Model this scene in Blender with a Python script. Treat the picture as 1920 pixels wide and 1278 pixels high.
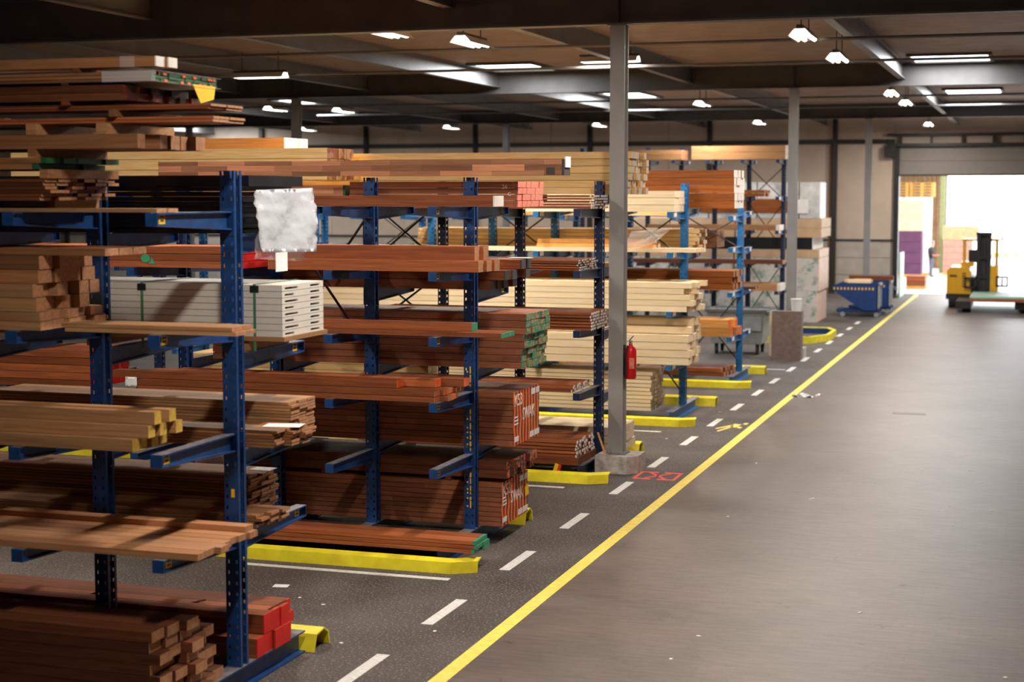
import bpy, math, random
from mathutils import Vector, Matrix
random.seed(7)
for o in list(bpy.data.objects): bpy.data.objects.remove(o)
scene = bpy.context.scene
COL = scene.collection
R = math.radians
PI = math.pi

# ------------------------------------------------------------------ camera
FPX, CXP, CYP, CAMH = 3050.0, 960.0, 639.0, 4.1
VPX, VPY = 1955.0, 362.0
yax = Vector((VPX-CXP, VPY-CYP, FPX)).normalized()          # world Y in camera pixels axes (x right, y down, z fwd)
upx = yax.cross(Vector((1, 0, 0))).normalized()
if upx.y > 0: upx = -upx
xax = yax.cross(upx)
cam_d = bpy.data.cameras.new('camera'); cam = bpy.data.objects.new('camera', cam_d); COL.objects.link(cam)
cam_d.sensor_width = 36.0; cam_d.sensor_fit = 'HORIZONTAL'; cam_d.lens = FPX/1920*36
cam_d.clip_end = 500
right = Vector((xax.x, yax.x, upx.x)); down = Vector((xax.y, yax.y, upx.y)); fwd = Vector((xax.z, yax.z, upx.z))
m = Matrix((right, -down, -fwd)).transposed().to_4x4(); m.translation = Vector((0, 0, CAMH)); cam.matrix_world = m
cam_d.dof.use_dof = True; cam_d.dof.focus_distance = 18.5; cam_d.dof.aperture_fstop = 1.5
scene.camera = cam

# ------------------------------------------------------------------ world, exposure
world = bpy.data.worlds.new('world'); scene.world = world; world.use_nodes = True
bg = world.node_tree.nodes['Background']; bg.inputs[0].default_value = (0.93, 0.97, 1.0, 1); bg.inputs[1].default_value = 7.0
vs = scene.view_settings
vs.view_transform = 'Standard'; vs.look = 'None'; vs.gamma = 1.0; vs.use_curve_mapping = False; vs.exposure = 0.18
LAMP_W, SKY_W = 215.0, 300.0

def ray(px, py):
    d = (px-CXP, py-CYP, FPX)
    return Vector([a.x*d[0]+a.y*d[1]+a.z*d[2] for a in (xax, yax, upx)])
def at(px, py, Y):
    """world X and Z of the photo point on the plane at depth Y"""
    r = ray(px, py); t = Y/r.y
    return r.x*t, CAMH+r.z*t
def flr(px, py, z=0.0):
    r = ray(px, py); t = (z-CAMH)/r.z
    return r.x*t, r.y*t

# ------------------------------------------------------------------ materials
MATS = {}
def nodes_of(name):
    mt = bpy.data.materials.new(name); mt.use_nodes = True
    nt = mt.node_tree; b = nt.nodes['Principled BSDF']
    MATS[name] = mt
    return mt, nt, b
def ramp(nt, c1, c2, p1=0.3, p2=0.7):
    r = nt.nodes.new('ShaderNodeValToRGB')
    r.color_ramp.elements[0].position = p1; r.color_ramp.elements[0].color = (*c1, 1)
    r.color_ramp.elements[1].position = p2; r.color_ramp.elements[1].color = (*c2, 1)
    return r
def plain(name, col, rough=0.6, metal=0.0, var=0.15, scale=6.0, bump=0.0, spec=0.5):
    """painted or plain surface with faint dirt"""
    mt, nt, b = nodes_of(name)
    tc = nt.nodes.new('ShaderNodeTexCoord'); n = nt.nodes.new('ShaderNodeTexNoise')
    n.inputs['Scale'].default_value = scale; n.inputs['Detail'].default_value = 5
    nt.links.new(tc.outputs['Object'], n.inputs['Vector'])
    d = tuple(c*(1-var) for c in col); l = tuple(min(1, c*(1+var)) for c in col)
    r = ramp(nt, d, l); nt.links.new(n.outputs['Fac'], r.inputs[0]); nt.links.new(r.outputs[0], b.inputs['Base Color'])
    b.inputs['Roughness'].default_value = rough; b.inputs['Metallic'].default_value = metal
    b.inputs['Specular IOR Level'].default_value = spec
    if bump:
        bp = nt.nodes.new('ShaderNodeBump'); bp.inputs['Strength'].default_value = bump; bp.inputs['Distance'].default_value = 0.02
        nt.links.new(n.outputs['Fac'], bp.inputs['Height']); nt.links.new(bp.outputs[0], b.inputs['Normal'])
    return mt
def wood(name, c1, c2, tone=0.35, blocks=False, rough=0.62):
    """timber with grain along local X, tone varies from board to board"""
    mt, nt, b = nodes_of(name)
    tc = nt.nodes.new('ShaderNodeTexCoord'); oi = nt.nodes.new('ShaderNodeObjectInfo')
    mul = nt.nodes.new('ShaderNodeVectorMath'); mul.operation = 'MULTIPLY'; mul.inputs[1].default_value = (0.6, 14, 14)
    add = nt.nodes.new('ShaderNodeVectorMath'); add.operation = 'ADD'
    sc = nt.nodes.new('ShaderNodeMath'); sc.operation = 'MULTIPLY'; sc.inputs[1].default_value = 57.0
    nt.links.new(oi.outputs['Random'], sc.inputs[0])
    nt.links.new(tc.outputs['Object'], mul.inputs[0]); nt.links.new(mul.outputs[0], add.inputs[0]); nt.links.new(sc.outputs[0], add.inputs[1])
    n = nt.nodes.new('ShaderNodeTexNoise'); n.inputs['Scale'].default_value = 3.0; n.inputs['Detail'].default_value = 6; n.inputs['Distortion'].default_value = 0.6
    nt.links.new(add.outputs[0], n.inputs['Vector'])
    r = ramp(nt, c1, c2, 0.32, 0.68); nt.links.new(n.outputs['Fac'], r.inputs[0])
    hsv = nt.nodes.new('ShaderNodeHueSaturation')
    mr = nt.nodes.new('ShaderNodeMapRange'); mr.inputs['To Min'].default_value = 1-tone; mr.inputs['To Max'].default_value = 1+tone
    src = oi.outputs['Random']
    if blocks:                                              # finger-jointed lamellas: short pieces of different tone
        br = nt.nodes.new('ShaderNodeTexBrick'); br.inputs['Scale'].default_value = 1.0
        br.inputs['Brick Width'].default_value = 0.62; br.inputs['Row Height'].default_value = blocks; br.inputs['Mortar Size'].default_value = 0.0
        br.inputs['Color1'].default_value = (0, 0, 0, 1); br.inputs['Color2'].default_value = (1, 1, 1, 1)
        br.offset = 0.37
        sx = nt.nodes.new('ShaderNodeSeparateXYZ'); cb = nt.nodes.new('ShaderNodeCombineXYZ')
        ad2 = nt.nodes.new('ShaderNodeVectorMath'); ad2.operation = 'ADD'
        nt.links.new(tc.outputs['Object'], ad2.inputs[0]); nt.links.new(sc.outputs[0], ad2.inputs[1])
        nt.links.new(ad2.outputs[0], sx.inputs[0])
        sx2 = nt.nodes.new('ShaderNodeSeparateXYZ'); nt.links.new(tc.outputs['Object'], sx2.inputs[0])
        zz = nt.nodes.new('ShaderNodeMath'); zz.operation = 'ADD'; zz.inputs[1].default_value = 50*blocks+blocks/2
        nt.links.new(sx2.outputs['Z'], zz.inputs[0])
        nt.links.new(sx.outputs['X'], cb.inputs['X']); nt.links.new(zz.outputs[0], cb.inputs['Y'])
        nt.links.new(cb.outputs[0], br.inputs['Vector']); src = br.outputs['Color']
    nt.links.new(src, mr.inputs['Value']); nt.links.new(mr.outputs[0], hsv.inputs['Value'])
    nt.links.new(r.outputs[0], hsv.inputs['Color']); nt.links.new(hsv.outputs[0], b.inputs['Base Color'])
    b.inputs['Roughness'].default_value = rough
    b.inputs['Specular IOR Level'].default_value = 0.3
    bp = nt.nodes.new('ShaderNodeBump'); bp.inputs['Strength'].default_value = 0.15; bp.inputs['Distance'].default_value = 0.01
    nt.links.new(n.outputs['Fac'], bp.inputs['Height']); nt.links.new(bp.outputs[0], b.inputs['Normal'])
    return mt
def emit(name, col, s):
    mt, nt, b = nodes_of(name)
    b.inputs['Base Color'].default_value = (*col, 1); b.inputs['Emission Color'].default_value = (*col, 1); b.inputs['Emission Strength'].default_value = s
    return mt

M = MATS
wood('meranti', (0.21, 0.055, 0.018), (0.36, 0.105, 0.036), 0.4)
wood('meranti_blocks', (0.27, 0.088, 0.042), (0.40, 0.145, 0.072), 0.25, 0.065)
wood('laminated', (0.42, 0.185, 0.095), (0.55, 0.26, 0.14), 0.5, 0.068)
wood('darkwood', (0.085, 0.024, 0.010), (0.16, 0.050, 0.020), 0.4)
wood('brownwood', (0.20, 0.085, 0.034), (0.32, 0.145, 0.062), 0.4)
wood('oak', (0.33, 0.165, 0.07), (0.48, 0.26, 0.12), 0.25)
wood('redplank', (0.40, 0.18, 0.08), (0.55, 0.27, 0.13), 0.2)
wood('pine', (0.80, 0.48, 0.17), (0.95, 0.68, 0.33), 0.14)
wood('pine_orange', (0.62, 0.27, 0.065), (0.78, 0.40, 0.13), 0.18)
wood('pale', (0.90, 0.70, 0.43), (0.97, 0.85, 0.62), 0.10)
wood('chocolate', (0.20, 0.052, 0.007), (0.33, 0.095, 0.015), 0.25)
wood('ply', (0.30, 0.19, 0.10), (0.40, 0.27, 0.16), 0.2)
def patchy(name, c1, c2, lo, hi, scale):
    """painted board ends with bare patches"""
    mt, nt, b = nodes_of(name)
    tc = nt.nodes.new('ShaderNodeTexCoord'); oi = nt.nodes.new('ShaderNodeObjectInfo'); n = nt.nodes.new('ShaderNodeTexNoise')
    sc = nt.nodes.new('ShaderNodeMath'); sc.operation = 'MULTIPLY'; sc.inputs[1].default_value = 91.0; ad = nt.nodes.new('ShaderNodeVectorMath'); ad.operation = 'ADD'
    nt.links.new(oi.outputs['Random'], sc.inputs[0]); nt.links.new(tc.outputs['Object'], ad.inputs[0]); nt.links.new(sc.outputs[0], ad.inputs[1]); nt.links.new(ad.outputs[0], n.inputs['Vector'])
    n.inputs['Scale'].default_value = scale; r = ramp(nt, c1, c2, lo, hi); nt.links.new(n.outputs['Fac'], r.inputs[0]); nt.links.new(r.outputs[0], b.inputs['Base Color']); b.inputs['Roughness'].default_value = 0.6
patchy('end_green_patchy', (0.045, 0.25, 0.13), (0.50, 0.24, 0.13), 0.50, 0.58, 22)
patchy('end_redgreen', (0.05, 0.012, 0.008), (0.45, 0.02, 0.015), 0.58, 0.66, 9)
patchy('end_blackorange', (0.05, 0.03, 0.03), (0.75, 0.12, 0.04), 0.50, 0.56, 16)
patchy('end_orange_patchy', (0.50, 0.22, 0.10), (0.80, 0.16, 0.04), 0.48, 0.60, 9)
patchy('end_checks', (0.60, 0.15, 0.05), (0.80, 0.48, 0.20), 0.47, 0.53, 7)
plain('end_red', (0.72, 0.015, 0.012), 0.5); plain('end_green', (0.045, 0.30, 0.16), 0.5); plain('end_dkgreen', (0.012, 0.09, 0.035), 0.5)
plain('end_yellow', (0.62, 0.40, 0.07), 0.6, var=0.3, scale=20); plain('end_white', (0.80, 0.76, 0.72), 0.6); plain('end_orange', (0.85, 0.14, 0.03), 0.5)
plain('end_pink', (0.86, 0.24, 0.17), 0.6, var=0.35, scale=14); plain('end_dark', (0.06, 0.05, 0.05), 0.6)
plain('blue', (0.008, 0.052, 0.19), 0.42, var=0.3, scale=9); plain('blue_light', (0.012, 0.16, 0.44), 0.42, var=0.2)
plain('blue_navy', (0.006, 0.024, 0.085), 0.45, var=0.3)
plain('wornsteel', (0.22, 0.21, 0.23), 0.5, 0.3, var=0.4, scale=12)
plain('yellow', (0.95, 0.77, 0.03), 0.45, var=0.18, scale=5); plain('label_yellow', (0.90, 0.56, 0.02), 0.5, var=0.05)
plain('black', (0.012, 0.012, 0.014), 0.5); plain('rubber', (0.02, 0.02, 0.022), 0.8); plain('white', (0.82, 0.82, 0.82), 0.5, var=0.05)
plain('panelwhite', (0.74, 0.70, 0.64), 0.55, var=0.05); plain('paper', (0.85, 0.85, 0.87), 0.7, var=0.05)
plain('tray', (0.035, 0.028, 0.028), 0.5, var=0.5)
plain('blackfilm', (0.010, 0.011, 0.015), 0.28, var=0.5)
plain('column_grey', (0.33, 0.32, 0.315), 0.4, 0.1, var=0.1, scale=2); plain('steel', (0.17, 0.165, 0.165), 0.42, 0.25, var=0.15, scale=2); plain('girder', (0.085, 0.078, 0.075), 0.5, 0.15, var=0.2, scale=2)
plain('deck', (0.42, 0.315, 0.25), 0.5, 0.1, var=0.12, scale=1.5)
plain('wall_sheet', (0.60, 0.50, 0.42), 0.7, var=0.08, scale=1.2); plain('wall_block', (0.50, 0.45, 0.41), 0.8, var=0.12, scale=2)
plain('darkframe', (0.018, 0.016, 0.016), 0.5); plain('shutter', (0.25, 0.23, 0.22), 0.5, var=0.05)
plain('concrete', (0.46, 0.42, 0.39), 0.85, var=0.35, scale=10, bump=0.3)
plain('red', (0.75, 0.008, 0.015), 0.3, var=0.05); plain('strap_green', (0.08, 0.24, 0.12), 0.4); plain('orange_paint', (0.85, 0.16, 0.03), 0.6)
plain('line_yellow', (0.95, 0.74, 0.13), 0.6, var=0.12, scale=12); plain('line_white', (0.72, 0.70, 0.69), 0.7, var=0.15, scale=18); plain('line_red', (0.80, 0.10, 0.08), 0.7)
plain('truck_yellow', (0.90, 0.45, 0.01), 0.35, var=0.04); plain('purple', (0.085, 0.022, 0.07), 0.5, var=0.15, scale=4)
plain('cream', (0.66, 0.46, 0.30), 0.6); plain('pinkend', (0.82, 0.60, 0.48), 0.55, var=0.1); plain('pinkpack', (0.40, 0.19, 0.14), 0.55, var=0.12); plain('palletwood', (0.55, 0.30, 0.07), 0.7)
plain('carton', (0.42, 0.26, 0.13), 0.7); plain('kraft', (0.62, 0.43, 0.27), 0.7, var=0.1, scale=3); plain('silver', (0.60, 0.62, 0.63), 0.3, var=0.2, scale=5)
plain('galv', (0.36, 0.40, 0.42), 0.45, 0.35, var=0.15); plain('navy', (0.006, 0.045, 0.20), 0.4); plain('greenboard', (0.42, 0.66, 0.56), 0.5, var=0.05)
plain('boxbrown', (0.22, 0.16, 0.14), 0.7, var=0.2, scale=10); plain('skin', (0.55, 0.30, 0.21), 0.55); plain('jacket', (0.012, 0.012, 0.016), 0.8); plain('trousers', (0.07, 0.085, 0.12), 0.8)
plain('tag_red', (0.75, 0.03, 0.02), 0.5); plain('print', (0.10, 0.05, 0.02), 0.6); plain('cladding', (0.16, 0.085, 0.035), 0.7, var=0.3); plain('postgreen', (0.20, 0.23, 0.10), 0.6)
plain('endgrain_pale', (0.82, 0.66, 0.48), 0.75, var=0.12, scale=30); plain('endgrain', (0.46, 0.22, 0.11), 0.75, var=0.25, scale=30)
emit('tube', (1.0, 0.93, 0.80), 14.0); emit('skylight', (0.93, 1.0, 0.98), 5.0)
# green / white printed wrap
mt, nt, b = nodes_of('greenwrap')
tc = nt.nodes.new('ShaderNodeTexCoord'); n = nt.nodes.new('ShaderNodeTexNoise'); n.inputs['Scale'].default_value = 3; n.inputs['Detail'].default_value = 9; n.inputs['Roughness'].default_value = 0.75
nt.links.new(tc.outputs['Object'], n.inputs['Vector']); r = ramp(nt, (0.10, 0.26, 0.20), (0.72, 0.69, 0.65), 0.36, 0.50)
nt.links.new(n.outputs['Fac'], r.inputs[0]); nt.links.new(r.outputs[0], b.inputs['Base Color']); b.inputs['Roughness'].default_value = 0.35
# translucent film
mt, nt, b = nodes_of('film')
b.inputs['Base Color'].default_value = (0.66, 0.69, 0.76, 1); b.inputs['Roughness'].default_value = 0.14; b.inputs['Alpha'].default_value = 0.8
tc = nt.nodes.new('ShaderNodeTexCoord'); n = nt.nodes.new('ShaderNodeTexNoise'); n.inputs['Scale'].default_value = 9; n.inputs['Detail'].default_value = 6
nt.links.new(tc.outputs['Object'], n.inputs['Vector']); bp = nt.nodes.new('ShaderNodeBump'); bp.inputs['Strength'].default_value = 0.6; bp.inputs['Distance'].default_value = 0.03
nt.links.new(n.outputs['Fac'], bp.inputs['Height']); nt.links.new(bp.outputs[0], b.inputs['Normal'])
mt, nt, b = nodes_of('clearfilm')
b.inputs['Base Color'].default_value = (0.9, 0.9, 0.92, 1); b.inputs['Roughness'].default_value = 0.15; b.inputs['Alpha'].default_value = 0.22
# asphalt with pale grit
mt, nt, b = nodes_of('asphalt')
tc = nt.nodes.new('ShaderNodeTexCoord'); n = nt.nodes.new('ShaderNodeTexNoise'); n.inputs['Scale'].default_value = 0.9; n.inputs['Detail'].default_value = 8
n2 = nt.nodes.new('ShaderNodeTexNoise'); n2.inputs['Scale'].default_value = 42; n2.inputs['Detail'].default_value = 3
nt.links.new(tc.outputs['Object'], n.inputs['Vector']); nt.links.new(tc.outputs['Object'], n2.inputs['Vector'])
r1 = ramp(nt, (0.045, 0.036, 0.033), (0.095, 0.077, 0.070), 0.3, 0.7); r2 = ramp(nt, (0, 0, 0), (1, 1, 1), 0.56, 0.70)
nt.links.new(n.outputs['Fac'], r1.inputs[0]); nt.links.new(n2.outputs['Fac'], r2.inputs[0])
mx = nt.nodes.new('ShaderNodeMixRGB'); mx.inputs['Color2'].default_value = (0.30, 0.255, 0.23, 1)
nt.links.new(r2.outputs[0], mx.inputs['Fac']); nt.links.new(r1.outputs[0], mx.inputs['Color1']); nt.links.new(mx.outputs[0], b.inputs['Base Color'])
b.inputs['Roughness'].default_value = 0.72
# paved aisle: fine courses across the aisle, dirt streaks and tyre scuffs
mt, nt, b = nodes_of('paving')
tc = nt.nodes.new('ShaderNodeTexCoord'); br = nt.nodes.new('ShaderNodeTexBrick')
br.inputs['Scale'].default_value = 1.0; br.inputs['Brick Width'].default_value = 0.21; br.inputs['Row Height'].default_value = 0.105; br.inputs['Mortar Size'].default_value = 0.006
br.inputs['Color1'].default_value = (0.136, 0.107, 0.097, 1); br.inputs['Color2'].default_value = (0.145, 0.115, 0.105, 1); br.inputs['Mortar'].default_value = (0.124, 0.098, 0.089, 1)
n = nt.nodes.new('ShaderNodeTexNoise'); n.inputs['Scale'].default_value = 0.6; n.inputs['Detail'].default_value = 9; n.inputs['Roughness'].default_value = 0.65
n2 = nt.nodes.new('ShaderNodeTexNoise'); n2.inputs['Scale'].default_value = 2.6; n2.inputs['Detail'].default_value = 10; n2.inputs['Roughness'].default_value = 0.8; n2.inputs['Distortion'].default_value = 1.2
n3 = nt.nodes.new('ShaderNodeTexNoise'); n3.inputs['Scale'].default_value = 1.0; n3.inputs['Detail'].default_value = 6; n3.inputs['Roughness'].default_value = 0.7
mp = nt.nodes.new('ShaderNodeVectorMath'); mp.operation = 'MULTIPLY'; mp.inputs[1].default_value = (2.5, 16, 1)
nt.links.new(tc.outputs['Object'], mp.inputs[0]); nt.links.new(mp.outputs[0], n3.inputs['Vector'])
for k in (br, n, n2): nt.links.new(tc.outputs['Object'], k.inputs['Vector'])
prev = br.outputs['Color']
for src, c0, c1, p0, p1 in ((n, 0.80, 1.18, 0.3, 0.7), (n3, 0.72, 1.26, 0.3, 0.7), (n2, 0.42, 1.0, 0.335, 0.40)):
    r1 = ramp(nt, (c0, c0, c0), (c1, c1*0.99, c1*0.98), p0, p1); nt.links.new(src.outputs['Fac'], r1.inputs[0])
    m1 = nt.nodes.new('ShaderNodeMixRGB'); m1.blend_type = 'MULTIPLY'; m1.inputs['Fac'].default_value = 1
    nt.links.new(prev, m1.inputs['Color1']); nt.links.new(r1.outputs[0], m1.inputs['Color2']); prev = m1.outputs[0]
nt.links.new(prev, b.inputs['Base Color'])
b.inputs['Roughness'].default_value = 0.46
bp = nt.nodes.new('ShaderNodeBump'); bp.inputs['Strength'].default_value = 0.2; bp.inputs['Distance'].default_value = 0.01
nt.links.new(n3.outputs['Fac'], bp.inputs['Height']); nt.links.new(bp.outputs[0], b.inputs['Normal'])

# ------------------------------------------------------------------ mesh helpers
class MB:
    """collects boxes, prisms and tubes for one mesh"""
    def __init__(s): s.v = []; s.f = []; s.m = []
    def box(s, x0, x1, y0, y1, z0, z1, mi=0):
        b = len(s.v)
        s.v += [(x0, y0, z0), (x1, y0, z0), (x1, y1, z0), (x0, y1, z0), (x0, y0, z1), (x1, y0, z1), (x1, y1, z1), (x0, y1, z1)]
        s.f += [tuple(b+i for i in q) for q in ((0, 3, 2, 1), (4, 5, 6, 7), (0, 1, 5, 4), (1, 2, 6, 5), (2, 3, 7, 6), (3, 0, 4, 7))]; s.m += [mi]*6
        return s
    def prism(s, poly, axis, a, c, mi=0):
        """polygon of 2-D points swept along an axis from a to c"""
        n = len(poly); b = len(s.v)
        def p(q, t): return {'x': (t, q[0], q[1]), 'y': (q[0], t, q[1]), 'z': (q[0], q[1], t)}[axis]
        s.v += [p(q, a) for q in poly]+[p(q, c) for q in poly]
        s.f += [tuple(range(b, b+n)), tuple(range(b+2*n-1, b+n-1, -1))]+[(b+i, b+n+i, b+n+(i+1) % n, b+(i+1) % n) for i in range(n)]; s.m += [mi]*(n+2)
        return s
    def tube(s, p, q, r, n=8, mi=0, r2=None):
        p = Vector(p); q = Vector(q); d = (q-p).normalized(); r2 = r if r2 is None else r2
        u = d.orthogonal().normalized(); w = d.cross(u); b = len(s.v)
        for c, rr in ((p, r), (q, r2)):
            for i in range(n):
                a = 2*PI*i/n; s.v.append(tuple(c+u*math.cos(a)*rr+w*math.sin(a)*rr))
        s.f += [tuple(range(b+n-1, b-1, -1)), tuple(range(b+n, b+2*n))]+[(b+i, b+(i+1) % n, b+n+(i+1) % n, b+n+i) for i in range(n)]; s.m += [mi]*(n+2)
        return s
    def quad(s, a, b_, c, d, mi=0):
        b = len(s.v); s.v += [tuple(a), tuple(b_), tuple(c), tuple(d)]; s.f.append((b, b+1, b+2, b+3)); s.m.append(mi); return s
    def mesh(s, name, mats):
        me = bpy.data.meshes.new(name); me.from_pydata(s.v, [], s.f)
        for k in ([mats] if isinstance(mats, str) else mats): me.materials.append(M[k])
        me.polygons.foreach_set('material_index', s.m); me.validate(); me.update()
        import bmesh
        bm = bmesh.new(); bm.from_mesh(me); bmesh.ops.recalc_face_normals(bm, faces=bm.faces); bm.to_mesh(me); bm.free()
        return me
    def build(s, name, mats, parent=None, loc=(0, 0, 0), rot=(0, 0, 0)):
        return link(name, s.mesh(name, mats), parent, loc, rot)
def link(name, me, parent=None, loc=(0, 0, 0), rot=(0, 0, 0)):
    o = bpy.data.objects.new(name, me); COL.objects.link(o); o.location = loc; o.rotation_euler = rot
    if parent: o.parent = parent
    return o
def tag(o, label, cat, group=None):
    o['label'] = label; o['category'] = cat
    if group: o['group'] = group
    return o
def thing(name, label, cat, loc=(0, 0, 0), rz=0, group=None):
    return tag(link(name, None, None, loc, (0, 0, rz)), label, cat, group)
def struct(o): o['kind'] = 'structure'; return o
def text_mesh(txt, size, mat, depth=0.002):
    cu = bpy.data.curves.new('t', 'FONT'); cu.body = txt; cu.size = size; cu.extrude = depth; cu.align_x = 'LEFT'; cu.resolution_u = 2
    o = bpy.data.objects.new('t', cu); COL.objects.link(o)
    dg = bpy.context.evaluated_depsgraph_get(); dg.update()
    me = bpy.data.meshes.new_from_object(o.evaluated_get(dg)); bpy.data.objects.remove(o); bpy.data.curves.remove(cu)
    me.materials.clear(); me.materials.append(M[mat]); return me
def smooth(o):
    for p in o.data.polygons: p.use_smooth = True
    return o
ORD = ['first', 'second', 'third', 'fourth', 'fifth', 'sixth', 'seventh', 'eighth', 'ninth', 'tenth', 'eleventh', 'twelfth', 'thirteenth', 'fourteenth', 'fifteenth', 'sixteenth', 'seventeenth', 'eighteenth', 'nineteenth', 'twentieth', 'twenty-first', 'twenty-second', 'twenty-third', 'twenty-fourth', 'twenty-fifth']

# ------------------------------------------------------------------ the hall
XL, XR, YN, YW = -50.0, 8.0, -4.0, 68.0
LINE = -4.74
struct(MB().box(XL, LINE, YN, YW, -0.2, 0).build('floor', 'asphalt'))
struct(MB().box(LINE, XR, YN, YW, -0.2, 0).build('floor', 'paving'))
struct(MB().box(-120, 90, YW, 190, -0.25, -0.02).build('ground', 'concrete'))
DECK = 7.24
m = MB()                                                     # trapezoidal steel deck, ribs across the aisle
prof = []
y = YN
while y < YW:
    prof += [(y, DECK), (y+0.11, DECK), (y+0.14, DECK+0.11), (y+0.22, DECK+0.11)]; y += 0.25
prof = [p for p in prof if p[0] <= YW]
for i in range(len(prof)-1):
    (a, za), (c, zc) = prof[i], prof[i+1]
    m.quad((XL, a, za), (XR, a, za), (XR, c, zc), (XL, c, zc))
ceil = struct(m.build('ceiling', 'deck'))
struct(MB().box(XL, XR, YN, YW, DECK+0.12, DECK+0.2).build('ceiling', 'deck'))
struct(MB().box(XL-0.3, XL, YN, YW, 0, DECK+0.2).build('wall_left', 'wall_sheet'))
struct(MB().box(XR, XR+0.3, YN, YW, 0, DECK+0.2).build('wall_right', 'wall_sheet'))
struct(MB().box(XL, XR, YN-0.3, YN, 0, DECK+0.2).build('wall_near', 'wall_sheet'))
# far wall: low block courses, tall sheet panels above, open doorway on the right
DX0, DX1, DZ = -5.55, 0.9, 5.05
wall = struct(MB().box(XL, DX0-0.12, YW+0.05, YW+0.3, 0, DECK+0.1).build('wall_back', 'wall_block'))
struct(MB().box(DX1+0.1, XR, YW, YW+0.3, 0, DECK+0.1).build('wall_back', 'wall_sheet'))
struct(MB().box(DX0-0.12, DX1+0.1, YW+0.05, YW+0.3, DZ+0.85, DECK+0.1).build('wall_back', 'wall_sheet'))
post_x = [-8.15-5.2*i for i in range(9)]
edges = [DX0-0.2]+post_x
for i in range(len(edges)-1):
    x1, x0 = edges[i]-0.09, edges[i+1]+0.09
    for j, (z0, z1) in enumerate(((0, 0.75), (0.77, 1.45), (1.47, 2.15))):
        MB().box(x0, x1, YW, YW+0.06, z0, z1).build('block_panel', 'wall_block', wall)
    n = 1 if i == 0 else 3
    for k in range(n):
        a = x0+(x1-x0)*k/n; c = x0+(x1-x0)*(k+1)/n
        MB().box(a+0.008, c-0.008, YW+0.0, YW+0.06, 2.22, 6.1).build('wall_panel', 'wall_sheet', wall)
        MB().box(a+0.008, c-0.008, YW+0.0, YW+0.06, 6.28, DECK).build('wall_panel', 'wall_sheet', wall)
MB().box(XL, DX0-0.2, YW-0.05, YW+0.05, 2.15, 2.22).build('wall_rail', 'darkframe', wall)
MB().box(XL, DX0-0.2, YW-0.12, YW+0.05, 6.1, 6.28).build('wall_rail', 'darkframe', wall)
for px_ in post_x: MB().box(px_-0.09, px_+0.09, YW-0.18, YW+0.04, 0, DECK).build('wall_post', 'darkframe', wall)
MB().tube((-8.32, YW-0.1, 0), (-8.32, YW-0.1, 6.1), 0.05).build('downpipe', 'cladding', wall)
# doorway frame, roller shutter and the gear over it
d = struct(link('door_1', None))
MB().box(DX0-0.2, DX0, YW-0.15, YW+0.3, 0, DZ+0.95).build('jamb', 'darkframe', d)
MB().box(DX1, DX1+0.2, YW-0.15, YW+0.3, 0, DZ+0.95).build('jamb', 'darkframe', d)
for k in range(2): MB().box(DX0, DX1, YW-0.02, YW+0.1, DZ-0.2+0.55*k+0.005, DZ-0.2+0.55*(k+1)-0.005).build('shutter_panel', 'shutter', d)
MB().box(DX0, DX1, YW-0.03, YW+0.12, DZ-0.26, DZ-0.2).build('bottom_seal', 'black', d); MB().box(DX0, DX1, YW+0.1, YW+0.13, DZ-0.2, DZ+0.95).build('shutter_light_block', 'darkframe', d)  # plate behind the panels added to block daylight through their gaps
MB().box(DX0-0.5, DX1, YW-0.35, YW+0.05, DZ+0.92, DZ+1.05).build('shutter_rail', 'darkframe', d)
MB().box(DX0-0.5, DX1, YW-0.35, YW+0.05, DZ+1.35, DZ+1.45).build('shutter_rail', 'darkframe', d)
for k in range(5): MB().box(DX0+1.2*k, DX0+1.2*k+0.08, YW-0.3, YW, DZ+1.05, DZ+1.35).build('bracket', 'darkframe', d)
MB().box(DX0-0.6, DX0-0.15, YW-0.4, YW-0.05, DZ+0.5, DZ+0.95).build('shutter_motor', 'darkframe', d)
struct(MB().box(DX0, DX1, YW-0.3, YW+0.3, 0.0, 0.012).build('trim_1', 'wornsteel'))

# ------------------------------------------------------------------ roof steel
def ibeam(L, h, w, tf=0.025, tw=0.02):
    """I section along local X, top at z=0"""
    return MB().box(0, L, -w/2, w/2, -tf, 0).box(0, L, -tw/2, tw/2, -h+tf, -tf).box(0, L, -w/2, w/2, -h, -h+tf)
GIR = [(5.6, 6.5), (23.2, 6.53), (40.7, 6.68), (59.0, 6.73)]
for i, (gy, gz) in enumerate(GIR):
    g = struct(ibeam(XR-XL, DECK-gz, 0.26).build('roof_girder', 'girder', None, (XL, gy, DECK)))
    for sx in (-5.9, -19.4, -32.9): 
        for s in (-1, 1): MB().box(sx-0.01, sx+0.01, min(0.01*s, 0.12*s), max(0.01*s, 0.12*s), gz-DECK+0.025, -0.025).build('stiffener', 'girder', g, (-XL, 0, 0))
YB = [3.0, -3.31, -8.5, -13.6, -17.3, -21.2, -26.4, -31.5, -36.6, -41.7]
spans = [(YN, 5.6)]+[(GIR[i][0], GIR[i+1][0]) for i in range(3)]+[(59.0, YW)]
for (y0, y1) in spans:
    for bx in YB:
        o = struct(ibeam(y1-y0-0.04, 0.40, 0.16, 0.02, 0.015).build('roof_beam', 'steel', None, (bx, y0+0.02, DECK), (0, 0, PI/2)))
for (y0, z0) in ((28.4, 6.72), (33.6, 6.75), (46.0, 6.75), (52.0, 6.78)):
    struct(MB().tube((-24, y0, z0), (XR, y0, z0), 0.03).build('tie_rod', 'steel'))
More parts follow.
